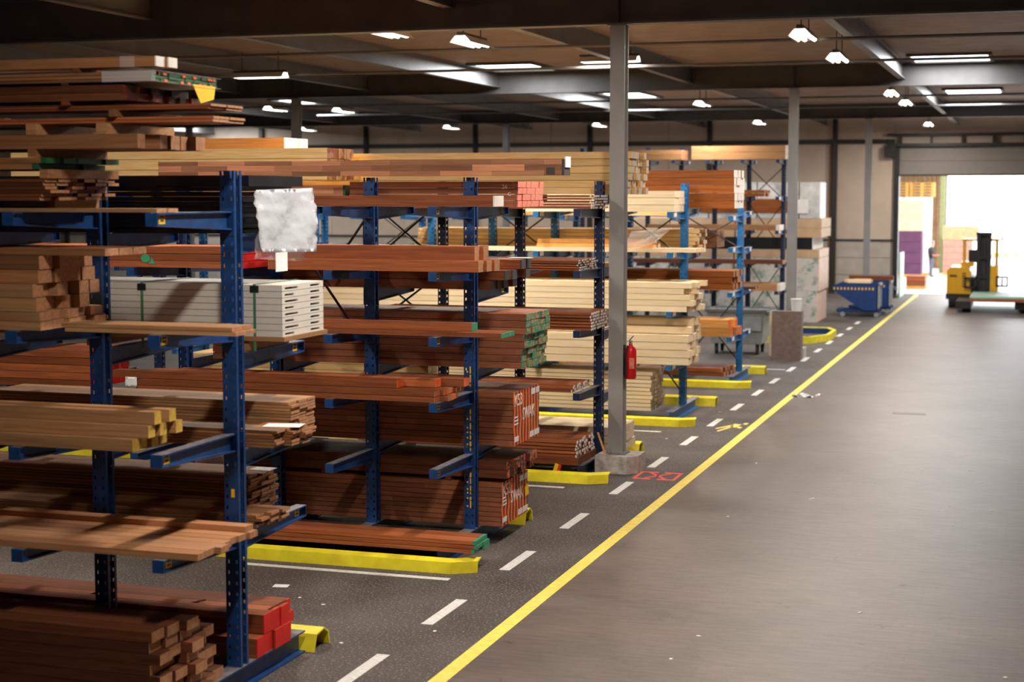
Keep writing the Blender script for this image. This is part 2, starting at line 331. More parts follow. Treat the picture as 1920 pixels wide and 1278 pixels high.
for cx_ in (-5.9, -19.4, -32.9):
    for (gy, gz) in GIR[1:]:
        c = struct(link('steel_column', None, None, (cx_, gy, 0)))
        b_ = ibeam(gz-0.3, 0.22, 0.22, 0.016, 0.012)
        b_.v = [(y_, z_+0.11, x_+0.28) for (x_, y_, z_) in b_.v]     # stand it up, flanges facing along the aisle
        # turn so that a flange faces the camera and the web shows beside it
        b_.build('shaft', 'column_grey', c)
        MB().box(-0.15, 0.15, -0.15, 0.15, gz-0.02, gz).build('cap_plate', 'steel', c)
        MB().box(-0.16, 0.16, -0.16, 0.16, 0.26, 0.28).build('base_plate', 'wornsteel', c)
        MB().prism([(-0.26, -0.3), (0.22, -0.3), (0.36, -0.16), (0.36, 0.3), (-0.26, 0.3)], 'z', 0, 0.26).build('footing', 'concrete', c)
# lamps
def lamp_mesh():
    parts = {}
    parts['reflector'] = MB().prism([(-0.20, -0.02), (-0.09, 0.10), (0.09, 0.10), (0.20, -0.02), (0.185, -0.02), (0.085, 0.085), (-0.085, 0.085), (-0.185, -0.02)], 'y', -0.62, 0.62).mesh('reflector', 'white')
    parts['housing'] = MB().box(-0.05, 0.05, -0.65, 0.65, 0.10, 0.15).mesh('housing', 'girder')
    parts['tube'] = MB().tube((-0.08, -0.6, 0.02), (-0.08, 0.6, 0.02), 0.035, 8).mesh('tube', 'tube')
    return parts
LP = lamp_mesh()
lamp_no = 0
def lamp(x, y, z, label, rz=0.0, power=LAMP_W, tilt=0.0):
    t = thing('ceiling_lamp', label, 'lamp', (x, y, z), rz, 'fluorescent lamps under the roof')
    link('reflector', LP['reflector'], t); link('housing', LP['housing'], t)
    for s in (0, 0.16): link('tube', LP['tube'], t, (s, 0, 0))
    for s in (-0.45, 0.45): MB().tube((0, s, 0.15), (0, s, DECK-z), 0.012, 6).build('hanger', 'girder', t)
    ld = bpy.data.lights.new('lamp_light', 'AREA'); ld.shape = 'RECTANGLE'; ld.size = 0.3; ld.size_y = 1.2; ld.energy = power; ld.color = (1.0, 0.90, 0.78)
    lo = bpy.data.objects.new('lamp_light', ld); COL.objects.link(lo); lo.parent = t; lo.location = (0, 0, -0.03)
LAMPS = [(-3.84, 27.6, 'twin tube ceiling lamp above the aisle, nearest to the camera'), (-3.84, 32.4, 'twin tube ceiling lamp above the aisle, second nearest'),
         (-3.84, 44.3, 'twin tube ceiling lamp above the aisle just beyond second girder'), (-3.84, 49.0, 'twin tube ceiling lamp above the aisle right of second column'),
         (-4.2, 64.5, 'farthest ceiling lamp above the aisle, in front of shutter'),
         (-10.2, 24.9, 'ceiling lamp half hidden behind first girder, left of centre'), (-9.5, 27.0, 'bright ceiling lamp left of the first steel column'),
         (-22.8, 46.4, 'ceiling lamp left of the far left column'), (-21.2, 48.0, 'ceiling lamp right of the far left column'),
         (-22.5, 61.5, 'small far ceiling lamp between left columns'), (-28.8, 61.5, 'small far ceiling lamp above orange pine beams'),
         (-9.57, 47.6, 'ceiling lamp between first and second steel columns'), (-10.08, 60.9, 'far ceiling lamp left of second steel column'), (-16.3, 61.2, 'far ceiling lamp hidden behind first steel column')]
for x, y, l in LAMPS: lamp(x, y, 6.68, l)
lamp(-16.7, 33.2, 6.68, 'crosswise ceiling lamp at upper left above racks', PI/2); lamp(-8.7, 33.4, 6.85, 'crosswise ceiling lamp behind the first steel column', PI/2)
for x, y in ((-3.84, 8.0), (-3.84, 13.0), (-3.84, 18.4)): lamp(x, y, 6.68, 'unseen ceiling lamp above the aisle ahead of first girder, row place %s' % ORD[int(y//4)])  # unseen lamps: nearest inferred from a shadow, others added to light board ends
for x, ys in ((-9.7, (12.4, 17.8)), (-16.0, (16.4,))):  # unseen lamps added to brighten board tops and the pine pack
    for y in ys: lamp(x, y, 6.68, 'added unseen ceiling lamp over racks ahead of first girder, place %s %s' % (ORD[int(-x//5)], ORD[int(y//5)]))
# skylights: framed translucent domes in the deck
def skylight(x0, x1, y0, y1, label):
    t = thing('skylight', label, 'skylight', ((x0+x1)/2, (y0+y1)/2, DECK-0.03), 0, 'bright skylights in the roof')
    w, d_ = (x1-x0)/2, (y1-y0)/2
    MB().box(-w, w, -d_, d_, -0.005, 0.005).build('pane', 'skylight', t)
    MB().box(-w-0.08, w+0.08, -d_-0.08, -d_, -0.04, 0.03).box(-w-0.08, w+0.08, d_, d_+0.08, -0.04, 0.03).box(-w-0.08, -w, -d_, d_, -0.04, 0.03).box(w, w+0.08, -d_, d_, -0.04, 0.03).build('frame', 'girder', t)
    ld = bpy.data.lights.new('skylight_light', 'AREA'); ld.shape = 'RECTANGLE'; ld.size = 2*w; ld.size_y = 2*d_; ld.energy = SKY_W; ld.color = (0.95, 0.98, 1.0)
    lo = bpy.data.objects.new('skylight_light', ld); COL.objects.link(lo); lo.parent = t; lo.location = (0, 0, -0.05)
for a in ((-13.3, -11.75, 37.6, 39.7, 'bright skylight left of first steel column'), (-13.2, -11.9, 49.3, 52.3, 'bright skylight crossed by first steel column'),
          (-2.95, -1.25, 38.2, 40.2, 'bright skylight at upper right above aisle'), (-2.9, -1.3, 51.0, 54.0, 'smaller skylight at right above aisle beyond second girder'),
          (-24.6, -23.2, 49.6, 52.2, 'skylight left of far left column'), (-36.8, -34.4, 64.0, 66.5, 'far left skylight behind thin brown boards')):
    skylight(*a)

# ------------------------------------------------------------------ cantilever racks
UPH = 4.28
def upright_mesh(h, mat):
    m = MB().box(-0.022, 0.022, -0.058, 0.058, 0, h)
    for y0, y1 in ((-0.068, -0.058), (0.058, 0.068)):
        m.box(-0.028, 0.028, y0, y1, 0, h)
        for s in (-1, 1):                                   # flange strips with a column of square holes
            c = sorted((0.048*s, 0.064*s)); e = sorted((0.028*s, 0.048*s))
            m.box(c[0], c[1], y0, y1, 0, h); z = 0.0
            while z < h-0.05:
                m.box(e[0], e[1], y0, y1, z, min(h, z+0.058)); z += 0.09
    for s in (-1, 1): m.box(*sorted((0.056*s, 0.064*s)), -0.058, -0.035, 0, h).box(*sorted((0.056*s, 0.064*s)), 0.035, 0.058, 0, h)
    return m.mesh('upright', mat)
def arm_mesh(s, L, mat):
    """tapered I arm towards s*Y from the upright face, top at z=0; top surface worn"""
    a, e = 0.075*s, (0.14+L)*s
    m = MB()
    def slab(x0, x1, za0, za1, zb0, zb1, mi=0):
        b = len(m.v)
        m.v += [(x0, a, za0), (x1, a, za0), (x1, e, zb0), (x0, e, zb0), (x0, a, za1), (x1, a, za1), (x1, e, zb1), (x0, e, zb1)]
        m.f += [tuple(b+i for i in q) for q in ((0, 3, 2, 1), (4, 5, 6, 7), (0, 1, 5, 4), (1, 2, 6, 5), (2, 3, 7, 6), (3, 0, 4, 7))]; m.m += [0, mi, 0, 0, 0, 0]
    slab(-0.05, 0.05, -0.012, 0, -0.012, 0, 1); slab(-0.012, 0.012, -0.138, -0.012, -0.088, -0.012); slab(-0.05, 0.05, -0.15, -0.138, -0.10, -0.088)
    m.box(-0.05, 0.05, min(e, e+0.008*s), max(e, e+0.008*s), -0.10, 0.0)
    m.box(-0.062, 0.062, min(a, 0.0685*s), max(a, 0.0685*s), -0.20, 0.03)
    return m.mesh('arm', [mat, 'wornsteel'])
def rack(y, xs, near, far, mat, label, h=UPH, L=1.1, base=True, lab='label_yellow', braces=()):
    t = thing('cantilever_rack', label, 'rack', (xs[0], y, 0), 0, 'cantilever racks')
    um = upright_mesh(h-0.2, mat); an = arm_mesh(-1, L, mat); af = arm_mesh(1, L, mat)
    bm_ = ibeam(2.3, 0.2, 0.14, 0.015, 0.012); bm_.v = [(q[1], q[0]-1.15, q[2]+0.2) for q in bm_.v]; bm_.m = [1 if i == 1 else k for i, k in enumerate(bm_.m)]
    base_me = bm_.mesh('base', [mat, 'wornsteel'])
    ls = 1.0 if lab != 'white' else 1.9
    lm = MB().box(0.012, 0.016, -0.045, 0.045, -0.085, -0.014).box(0.016, 0.0175, -0.032, 0.032, -0.038, -0.022, 1).box(0.016, 0.0175, -0.025, 0.025, -0.068, -0.050, 1).mesh('arm_label', [lab, 'print'])
    if lab == 'white': lm = MB().box(0.04, 0.053, -0.055, 0.055, -0.088, -0.004).mesh('arm_label', 'paper')  # white label enlarged to imitate lamp reflections on the arms
    for i, x in enumerate(xs):
        dx = x-xs[0]
        u = link('upright', um, t, (dx, 0, 0.2)); link('base', base_me, t, (dx, 0, 0))
        for lv, me, s in ((near, an, -1), (far, af, 1)):
            for z in lv:
                a = link('arm', me, t, (dx, 0, z))
                if i < (1 if lab != 'white' else 4): q = link('arm_label', lm, a, (0, s*(0.14+L-0.12*ls), 0)); q.scale = (1, ls, 1)
    for (i, z0, z1) in braces:
        x0, x1 = xs[i]-xs[0], xs[i+1]-xs[0]
        MB().tube((x0, 0, z0), (x1, 0, z1), 0.016, 6).build('brace', 'black' if mat != 'blue_light' else 'girder', t)
        MB().tube((x0, 0, z1), (x1, 0, z0), 0.016, 6).build('brace', 'black' if mat != 'blue_light' else 'girder', t)
    return t
def ups(x, n, step=1.24): return [x-step*i for i in range(n)]
XU = -6.25
N1, F1 = [3.955, 3.05, 2.15, 1.35], [3.76, 2.80, 2.0, 1.32]
N2, F2 = [3.955, 3.25, 2.54, 1.82, 1.09], [3.94, 2.98, 2.07, 1.16]
N3, F3 = [3.88, 3.0, 2.15, 1.25], [4.08, 3.0, 2.05, 1.1]
N4, F4 = [3.77, 3.05, 2.0, 1.05], [3.82, 3.0, 2.33, 1.2]
N5, F5 = [3.62, 2.95, 2.0, 1.05], [3.7, 2.9, 2.0, 1.05]
Y1, Y2, Y3, Y4, Y5 = 11.87, 17.7, 23.45, 29.5, 35.4
r1 = rack(Y1, ups(XU, 6), N1, F1, 'blue', 'nearest blue cantilever rack at left, holding brown boards and white bundle')
r2 = rack(Y2, ups(XU, 8), N2, F2, 'blue', 'second blue cantilever rack, holding packs with orange striped ends', braces=((1, 2.2, 3.9), (3, 2.2, 3.9)))
rack(Y3, ups(XU, 9), N3, F3, 'blue_navy', 'third dark blue cantilever rack, beside the first steel column', braces=((2, 3.0, 4.0), (2, 2.0, 2.9), (4, 3.0, 4.0)))
rack(Y4, ups(XU, 9), N4, F4, 'blue_light', 'fourth cantilever rack with bright blue uprights, holding pale pine', lab='white', braces=((0, 2.9, 3.8), (0, 0.4, 2.0), (2, 2.9, 3.8), (4, 2.9, 3.8), (4, 2.0, 2.9)))
rack(Y5, ups(XU, 9), N5, F5, 'blue_light', 'fifth cantilever rack with bright blue uprights, before the grey dumpster', h=3.8, lab='white', braces=((0, 2.9, 3.6), (0, 0.4, 1.9)))
RX6, Y6 = at(1468, 450, 49.5)[0], 49.5
N6, F6 = [5.1, 4.0, 3.0, 2.0, 1.2], [5.1, 4.0, 3.0, 2.0, 1.2]
rack(Y6, ups(RX6, 7, 1.05), N6, F6, 'blue_navy', 'farthest dark blue rack, behind the second steel column', h=5.5, lab='white', braces=((0, 3.9, 4.9), (0, 2.4, 3.8), (0, 0.4, 2.0)))
for z_, h2 in ((1.62, 0.07), (1.22, 0.12)): MB().box(0.0, 0.03, -0.0725, -0.0695, z_, z_+h2).build('sticker', 'label_yellow', r1)
# yellow measuring scale stuck on the second rack's end upright, trays between its bases
sc = MB()
z = 0.45
while z < 2.1:
    w_ = random.choice((0.012, 0.016, 0.02)); l_ = random.uniform(0.03, 0.09)
    sc.box(0.006-w_/2+0.01, 0.006+w_/2+0.01, -0.0725, -0.0695, z, z+l_)
    if random.random() < 0.6: sc.box(-0.03, -0.012, -0.0725, -0.0695, z+0.01, z+0.03)
    z += l_+random.uniform(0.008, 0.03)
sc.build('scale_sticker', 'label_yellow', r2)
for i in range(6): MB().box(-1.24*(i+1)+0.075, -1.24*i-0.075, -1.1, -0.1, 0.15, 0.19).build('base_tray', 'tray', r2)

# yellow guide rails on the floor, hollow profile with angled end
def guard(y, x1, x0, s, label):
    """s = -1 rail before a rack (end bends away from the camera), +1 rail behind it"""
    t = thing('guide_rail', label, 'guard rail', (x1, y, 0), 0, 'yellow floor guide rails along the racks')
    p = [(-0.10, 0.0), (-0.085, 0.125), (0.02, 0.15), (0.035, 0.14), (0.025, 0.13), (-0.075, 0.11), (-0.09, 0.0)]
    if s > 0: p = [(-0.17, 0), (-0.11, 0.15), (0.06, 0.175), (0.15, 0.12), (0.17, 0), (0.155, 0), (0.135, 0.11), (0.055, 0.16), (-0.10, 0.137), (-0.155, 0)]
    n = len(p); m = MB()
    st = [(x0-x1, 0.0), (-0.26, 0.0), (0.0, 0.0 if s > 0 else 0.16)]
    for (sx, dy) in st: m.v += [(sx, dy+a, z) for a, z in p]
    for k in range(2):
        b = k*n
        m.f += [(b+i, b+(i+1) % n, b+n+(i+1) % n, b+n+i) for i in range(n)]; m.m += [0]*n
    m.f += [tuple(range(n)), tuple(range(3*n-1, 2*n-1, -1))]; m.m += [0, 0]
    m.build('rail', 'yellow', t)
    if s > 0: MB().prism([(-0.15, 0.002), (-0.095, 0.13), (0.05, 0.152), (0.13, 0.105), (0.15, 0.002)], 'x', -0.12, -0.11).build('hollow_shade', 'black', t)  # black plate stands in for the shade inside the hollow rail
    else:
        for k in range(3): MB().box(-0.6-2.4*k, -0.5-2.4*k, 0, 0.14, 0, 0.05).build('foot', 'black', t)
    return t
guard(16.33, -5.72, -15, -1, 'long yellow guide rail on the floor before the second rack')
guard(22.05, -5.75, -17, -1, 'yellow guide rail before the third rack, left of column footing')
guard(28.0, -5.72, -18, -1, 'yellow guide rail before the fourth rack, under stacked pine boards')
guard(33.95, -5.75, -19, -1, 'yellow guide rail before the fifth rack')
guard(13.2, -6.1, -14, 1, 'yellow guide rail with open end behind the nearest rack')
guard(19.15, -6.0, -15, 1, 'yellow guide rail with open end behind second rack')
guard(24.95, -5.95, -16, 1, 'yellow guide rail with open end behind first steel column')
guard(31.0, -5.9, -17, 1, 'yellow guide rail with open end behind fourth rack')
guard(36.9, -5.9, -17, 1, 'yellow guide rail with open end behind fifth rack')

# ------------------------------------------------------------------ timber
BM = {}
def board_mesh(L, h, w, mat, end, el):
    k = (round(L, 3), round(h, 4), round(w, 4), mat, end, el)
    if k in BM: return BM[k]
    m = MB(); hx, hy, hz = L/2, w/2, h/2
    ring = [(-hy, -hz), (hy, -hz), (hy, hz), (-hy, hz)]
    xs = [-hx, hx-el, hx] if el > 0 else [-hx, hx]
    for x in xs: m.v += [(x, a, c) for a, c in ring]
    for s in range(len(xs)-1):
        b = 4*s; m.f += [(b+i, b+(i+1) % 4, b+4+(i+1) % 4, b+4+i) for i in range(4)]; m.m += [0 if s == 0 else 1]*4
    q = 4*(len(xs)-1); m.f += [(3, 2, 1, 0), (q, q+1, q+2, q+3)]; m.m += [1 if el == 0 else 0, 1]
    BM[k] = m.mesh('board', [mat, end]); return BM[k]
def place_words(r, c, rows, cols):
    out = []
    if rows > 1: out.append('top layer' if r == rows-1 else ('bottom layer' if r == 0 else ORD[rows-1-r]+' layer down'))
    if cols > 1: out.append('frontmost' if c == 0 else ('rearmost' if c == cols-1 else ORD[c]+' from front'))
    return ', '.join(out)
def stack(name, label, cat, px, pyb, pyt, yf, rows, cols, width, L, mat, end=None, el=0.0, loose=False, z0=None, jx=0.01, x1=None,
          part='board', drop=(), group=None, zt=None, rowdx=None, coldx=None, rot=0.0, gy=0.006, gz=0.004):
    X, zb = at(px, pyb, yf); zt_ = at(px, pyt, yf)[1] if zt is None else zt
    if x1 is not None: X = x1
    if z0 is not None: zb = z0
    if end is None: end = 'endgrain_pale' if mat in ('pine', 'pale', 'pine_orange') else 'endgrain'
    h = (zt_-zb)/rows; w = width/cols; gz *= min(1.7, max(1, yf/11.5)); gy *= min(1.6, max(1, yf/14))
    me = board_mesh(L, h-gz if rows > 1 else h, w-gy if cols > 1 else w, mat, end, el)
    root = None
    if not loose: root = thing(name, label, cat, (X-L/2, yf+width/2, zb), 0, group)
    for r_ in range(rows):
        for c in range(cols):
            if (r_, c) in drop: continue
            dx = random.uniform(-jx, 0)+(rowdx[r_] if rowdx else 0)+(coldx[c] if coldx else 0)
            p = Vector((X-L/2+dx, yf+w*(c+0.5), zb+h*(r_+0.5)-(gz/2 if rows > 1 else 0)))
            if loose:
                o = link(name, me, None, p, (0, 0, random.uniform(-0.002, 0.002)+rot))
                pw = place_words(r_, c, rows, cols)
                tag(o, label+(', '+pw if pw else ''), cat, group or (label if rows*cols > 1 else None))
            else:
                link(part, me, root, p-Vector((X-L/2, yf+width/2, zb)))
    return dict(root=root, x=X, z0=zb, z1=zt_, yf=yf, yb=yf+width, h=h, w=w, L=L)
def bearers(xs, y0, y1, z0, z1, label, mat='brownwood', w=0.07):
    for i, x in enumerate(xs):
        o = MB().box(-w/2, w/2, 0, y1-y0, 0, z1-z0-0.001).build('bearer', mat, None, (x, y0, z0))
        tag(o, '%s, %s from the right' % (label, ORD[i]), 'wood block', label)
def sheet(name, corners, mat, nx=10, ny=10, amp=0.01, parent=None, thick=0.002, seed=1):
    """thin crumpled sheet between four corner points (given around), with thickness"""
    rnd = random.Random(seed); a, b, c, d = [Vector(p) for p in corners]; nrm = (b-a).cross(d-a).normalized()
    m = MB()
    pts = []
    for j in range(ny+1):
        for i in range(nx+1):
            u, v = i/nx, j/ny
            p = (a*(1-u)+b*u)*(1-v)+(d*(1-u)+c*u)*v
            pts.append(p+nrm*(rnd.uniform(-amp, amp)+amp*math.sin(9*u+5*v)))
    for off in (0, thick):
        m.v += [tuple(p+nrm*off) for p in pts]
    W = nx+1; N = len(pts)
    for j in range(ny):
        for i in range(nx):
            q = (j*W+i, j*W+i+1, (j+1)*W+i+1, (j+1)*W+i)
            m.f += [q, tuple(N+k for k in reversed(q))]; m.m += [0, 0]
    edge = [i for i in range(nx)]+[W*j+nx for j in range(ny)]+[ny*W+i for i in range(nx, 0, -1)]+[W*j for j in range(ny, 0, -1)]
    for k in range(len(edge)):
        e0, e1 = edge[k], edge[(k+1) % len(edge)]; m.f.append((e0, e1, N+e1, N+e0)); m.m.append(0)
    return smooth(m.build(name, mat, parent))

# ---- nearest rack, camera side
A = 10.68
stack('thin_board', 'thin pale bent board on top arms of nearest rack', 'board', 308, 400, 391, A+0.05, 1, 2, 0.30, 4.2, 'oak', loose=True, z0=3.957, jx=0.1)
bearers([at(75, 380, A)[0]-0.15, at(75, 380, A)[0]-1.4], A+0.37, A+1, 3.958, 4.045, 'pale block under rough brown boards on nearest rack', 'oak')
s = stack('rough_board_pack', 'pack of rough dark brown boards with uneven ends, upper left of nearest rack', 'timber pack', 95, 377, 334, A, 6, 6, 0.98, 3.6, 'darkwood', z0=4.045, jx=0.14)
bearers([-7.2, -8.5], A, A+1, s['z1'], at(75, 317, A)[1], 'dark block under green ended boards on nearest rack', 'brownwood')
s = stack('green_ended_board', 'brown board with dark green end, upper left of nearest rack', 'board', 75, 317, 294, A, 2, 5, 0.98, 3.4, 'brownwood', 'end_dkgreen', 0.05, loose=True, jx=0.05, rowdx=[0, 0.1])
bearers([-7.3, -8.6], A, A+1, s['z1'], at(272, 277, A)[1], 'block under square beams at top of nearest rack', 'brownwood')
s = stack('square_beam', 'rough square brown beam near the top of nearest rack', 'beam', 272, 277, 250, A, 1, 9, 1.0, 3.9, 'brownwood', loose=True, jx=0.16)
z_e = at(60, 232, A)[1]
bearers([at(190, 242, A)[0], at(58, 242, A)[0]], A, A+1, s['z1'], z_e, 'pale block standing on the square beams of nearest rack', 'oak', 0.09)
s = stack('thin_board', 'thin lower red brown board, upper left above square beams', 'board', 398, 0, 0, A+0.05, 2, 2, 0.5, 4.8, 'meranti', loose=True, z0=z_e, zt=z_e+0.045, jx=0.05)
bearers([-6.6, -8.2], A, A+1, s['z1'], s['z1']+0.05, 'small block between thin red brown boards', 'brownwood', 0.05)
s = stack('thin_board', 'thin upper red brown board, upper left above square beams', 'board', 396, 0, 0, A+0.05, 2, 2, 0.5, 4.8, 'meranti', loose=True, z0=s['z1']+0.05, zt=s['z1']+0.09, jx=0.05)
zz = at(255, 197, A)[1]
bearers([-7.0, -8.3], A, A+1, s['z1'], max(zz, s['z1']+0.03), 'dark block under red ended dark beams, upper left', 'darkwood', 0.06)
s = stack('dark_beam_pack', 'pack of dark brown beams with red and green ends, upper left', 'timber pack', 245, 0, 157, A, 2, 7, 0.98, 3.7, 'darkwood', 'end_redgreen', 0.004, z0=max(zz, s['z1']+0.03), jx=0.08, rowdx=[0.02, -0.06])
bearers([-7.0, -8.3], A, A+1, s['z1'], at(285, 151, A)[1], 'thin block under film wrapped boards, upper left', 'darkwood', 0.05)
s = stack('wrapped_board_pack', 'film wrapped pack of thin boards with green and red ends, upper left', 'timber pack', 285, 151, 132, A, 3, 8, 1.0, 4.4, 'brownwood', 'end_dkgreen', 0.015, jx=0.012)
for k in range(14):                                          # red dabs of paint on the ends
    y_ = s['yf']+random.uniform(0.05, 0.95); z_ = s['z0']+s['h']*random.choice((0.5, 1.5, 2.5))
    MB().box(0, 0.004, -0.022, 0.022, -0.009, 0.009).build('end_mark', 'end_orange', s['root'], Vector((s['x']+0.001, y_, z_))-s['root'].location)
fw = MB().box(-0.42, 0.03, -0.004, 1.006, -0.004, 0.0).box(-0.42, 0.03, -0.006, -0.003, 0, s['z1']-s['z0']+0.003).box(-0.42, 0.03, -0.006, 1.006, s['z1']-s['z0']+0.001, s['z1']-s['z0']+0.004)
fw.build('film_wrap', 'clearfilm', s['root'], Vector((s['x'], s['yf'], s['z0']))-s['root'].location)
p = MB().prism([(0, 0.0), (0.36, 0.0), (0.33, -0.10), (0.12, -0.14)], 'x', 0, 0.004).build('paper_note', 'label_yellow', None, (s['x']+0.012, s['yf']+0.58, s['z0']+0.01))
tag(p, 'yellow paper note hanging from the wrapped boards, upper left', 'note')
bearers([-6.9, -8.2], A, A+1, s['z1'], at(302, 123, A)[1], 'small block under topmost brown beams', 'darkwood', 0.05)
s = stack('grooved_beam', 'topmost brown beam with white grooved end, upper left corner', 'beam', 306, 123, 104, A, 1, 2, 0.26, 4.0, 'brownwood', 'end_white', 0.012, loose=True, jx=0.06)
f_ = MB().box(0, 0.12, -0.003, 0.263, -0.003, s['z1']-s['z0']+0.003).build('tape_band', 'clearfilm', None, (s['x']-0.36, s['yf'], s['z0']))
tag(f_, 'clear tape wound around the topmost brown beams', 'tape')
# second level
stack('cut_board', 'dark brown plank on second level, far left of nearest rack', 'board', 187, 0, 466, A+0.1, 1, 3, 0.6, 2.2, 'brownwood', loose=True, z0=at(187, 481, A)[1])
s0 = stack('cut_board', 'light board in lower pile at left edge, second level', 'board', 82, 612, 585, A, 2, 5, 0.9, 1.8, 'oak', loose=True, z0=3.052, jx=0.1)
s1 = stack('cut_board', 'square offcut in middle of pile at left edge, second level', 'board', 60, 0, 532, A, 2, 6, 0.85, 1.6, 'oak', loose=True, z0=s0['z1'], jx=0.16)
s2 = stack('cut_board', 'brown offcut high in pile at left edge, second level', 'board', 78, 0, 478, A+0.05, 2, 4, 0.75, 1.6, 'brownwood', loose=True, z0=s1['z1'], zt=at(187, 481, A)[1], jx=0.12)
stack('long_plank', 'long light brown plank lying across second level of nearest rack', 'board', 427, 0, 0, A+0.02, 2, 1, 0.32, 1.45, 'oak', loose=True, z0=3.052, zt=3.118, rowdx=[0.03, 0], jx=0.01)
# third level: yellow ended posts
h_ = 0.098
post_end = [(250, 0, 0), (262, 0, 0), (276, 0, 0), (300, 0, 0)]
pn = 0
for r_, ys in ((0, [(0, 248), (0.12, 262), (0.26, 284), (0.42, 300)]), (1, [(0.07, 278), (0.22, 300), (0.38, 330)]), (2, [(0.12, 290), (0.30, 318)])):
    for k, (dy, px_) in enumerate(ys):
        X = at(px_, 800, A+dy)[0]; z0 = 2.152+h_*r_
        o = link('timber_post', board_mesh(3.4, h_-0.003, 0.098, 'oak', 'end_yellow', 0.004), None, (X-1.7, A+dy+0.05, z0+h_/2))
        tag(o, 'brown post with yellow end on nearest rack, %s row, %s from front' % (('bottom', 'middle', 'top')[r_], ORD[k]), 'post', 'yellow ended posts')
# fourth level: wide planks lying flat
for k in range(7):
    X = at(378+k*15, 1040, A+0.14*k)[0]+random.uniform(-0.05, 0.03)
    o = link('flat_plank', board_mesh(3.8, 0.05, 0.132, 'redplank', 'endgrain', 0.0), None, (X-1.9, A+0.07+0.14*k, 1.377), (0, 0, random.uniform(-0.006, 0.006)))
    tag(o, 'wide reddish plank lying flat on lowest arms of nearest rack, %s from front' % ORD[k], 'board', 'flat planks on lowest arms')
o = link('flat_plank', board_mesh(2.3, 0.045, 0.13, 'redplank', 'endgrain', 0.0), None, (at(473, 1005, A+0.95)[0]-1.15, A+0.9, 1.4265)); tag(o, 'short reddish plank on top of flat planks, lowest arms of nearest rack', 'board')
# base: dark heavy timbers
s = stack('dark_timber', 'dark brown timber on floor level of nearest rack', 'beam', 268, 0, 1184, A-0.08, 7, 5, 0.97, 4.0, 'darkwood', loose=True, z0=0.202, jx=0.05, drop={(6, 3), (6, 4), (5, 4)}, coldx=[0, 0.0, 0.06, -0.02, -0.04], rowdx=[0.12, 0.02, 0.06, -0.02, 0.03, -0.03, 0.0], gy=0.012)
# ---- nearest rack, far side
B = 12.05
bx1 = at(573, 340, B+1.0)[0]-0.03
t = thing('black_film_pack', 'tall pack of panels in wavy black film, top of nearest rack', 'wrapped pack', (bx1-2.4, B+0.5, 3.762))
zt = at(573, 328, B)[1]; hh = zt-3.762
for k in range(9):                                           # layered black sheets with wavy edges
    z0, z1 = hh*k/11, hh*(k+1)/11
    m = MB(); nseg = 24; dxr = random.uniform(-0.16, -0.03)
    for i in range(nseg+1):
        x = -2.4+(4.8+dxr)*i/nseg; wv = 0.008*math.sin(i*1.3+k)+random.uniform(-0.004, 0.004)
        m.v += [(x, -0.5+wv, z0+0.004), (x, 0.5, z0+0.004), (x, 0.5, z1-0.002), (x, -0.5+wv*0.5, z1-0.002+0.004*math.sin(i+k))]
        if i: b_ = 4*i; m.f += [(b_-4+j, b_-4+(j+1) % 4, b_+(j+1) % 4, b_+j) for j in range(4)]; m.m += [0]*4
    m.f += [(3, 2, 1, 0), (4*nseg, 4*nseg+1, 4*nseg+2, 4*nseg+3)]; m.m += [0, 0]
    m.build('film_layer', 'blackfilm', t)
MB().box(-2.4, 2.4, -0.52, 0.5, hh*9/11, hh).build('top_panel', 'blackfilm', t)
xs_ = bx1+0.02
tt = tag(sheet('plastic_sheet', [(xs_+0.02, B+0.02, zt-0.12), (xs_+0.06, B+1.06, zt-0.10), (xs_+0.09, B+1.06, zt-0.66), (xs_+0.05, B+0.04, zt-0.63)], 'film', 16, 14, 0.016, None, 0.003, 3), 'crumpled white translucent plastic sheet hanging from black pack', 'plastic sheet')
sheet('sheet_layer', [(xs_+0.0, B+0.1, zt-0.45), (xs_+0.02, B+1.0, zt-0.42), (xs_+0.03, B+0.92, zt-0.74), (xs_+0.02, B-0.02, zt-0.68)], 'clearfilm', 8, 6, 0.01, tt, 0.002, 4)
pn_ = MB().box(0, 0.003, 0, 0.22, 0, 0.16).build('paper_note', 'paper', None, (xs_+0.075, B+0.26, zt-0.80)); tag(pn_, 'white paper note hanging below the plastic sheet', 'note')
# white strapped bundle
wx, wz0 = at(530, 632, B); wz1 = at(530, 534, B)[1]
wz0 = 2.80+0.125
t = thing('white_panel_bundle', 'strapped bundle of white hollow panels on nearest rack', 'panel bundle', (wx-2.0, B+0.42, 2.803))
nl = 8; hh = (wz1-wz0)/nl
for k in range(nl):
    m = MB(); z0 = wz0-2.803+hh*k; z1 = z0+hh-0.004; Lh = 2.0; ya, yb_ = -0.42, 0.38
    m.box(-Lh, Lh-0.06, ya, yb_, z0, z1)                      # core, then the end with two open slots
    zs0, zs1 = z0+0.012, z0+0.030
    m.box(Lh-0.06, Lh, ya, yb_, z0, zs0).box(Lh-0.06, Lh, ya, yb_, zs1, z1)
    for y0, y1 in ((ya, ya+0.05), (-0.12 if k % 2 else -0.2, 0.12), (0.30, yb_)): m.box(Lh-0.06, Lh, y0, y1, zs0, zs1)
    q = m.build('panel', 'panelwhite', t)
    MB().box(Lh-0.058, Lh-0.055, ya+0.05, 0.30, zs0, zs1).build('slot_shade', 'black', q)  # black sheet paints the shade deep in the open slots
MB().box(-2.0, 2.02, -0.43, 0.42, 0.085, 0.121).build('pallet_board', 'oak', t)
for dx in (1.62, 0.2, -1.3): MB().box(dx-0.06, dx+0.06, -0.40, 0.36, 0.0, 0.084).build('bearer', 'oak', t)
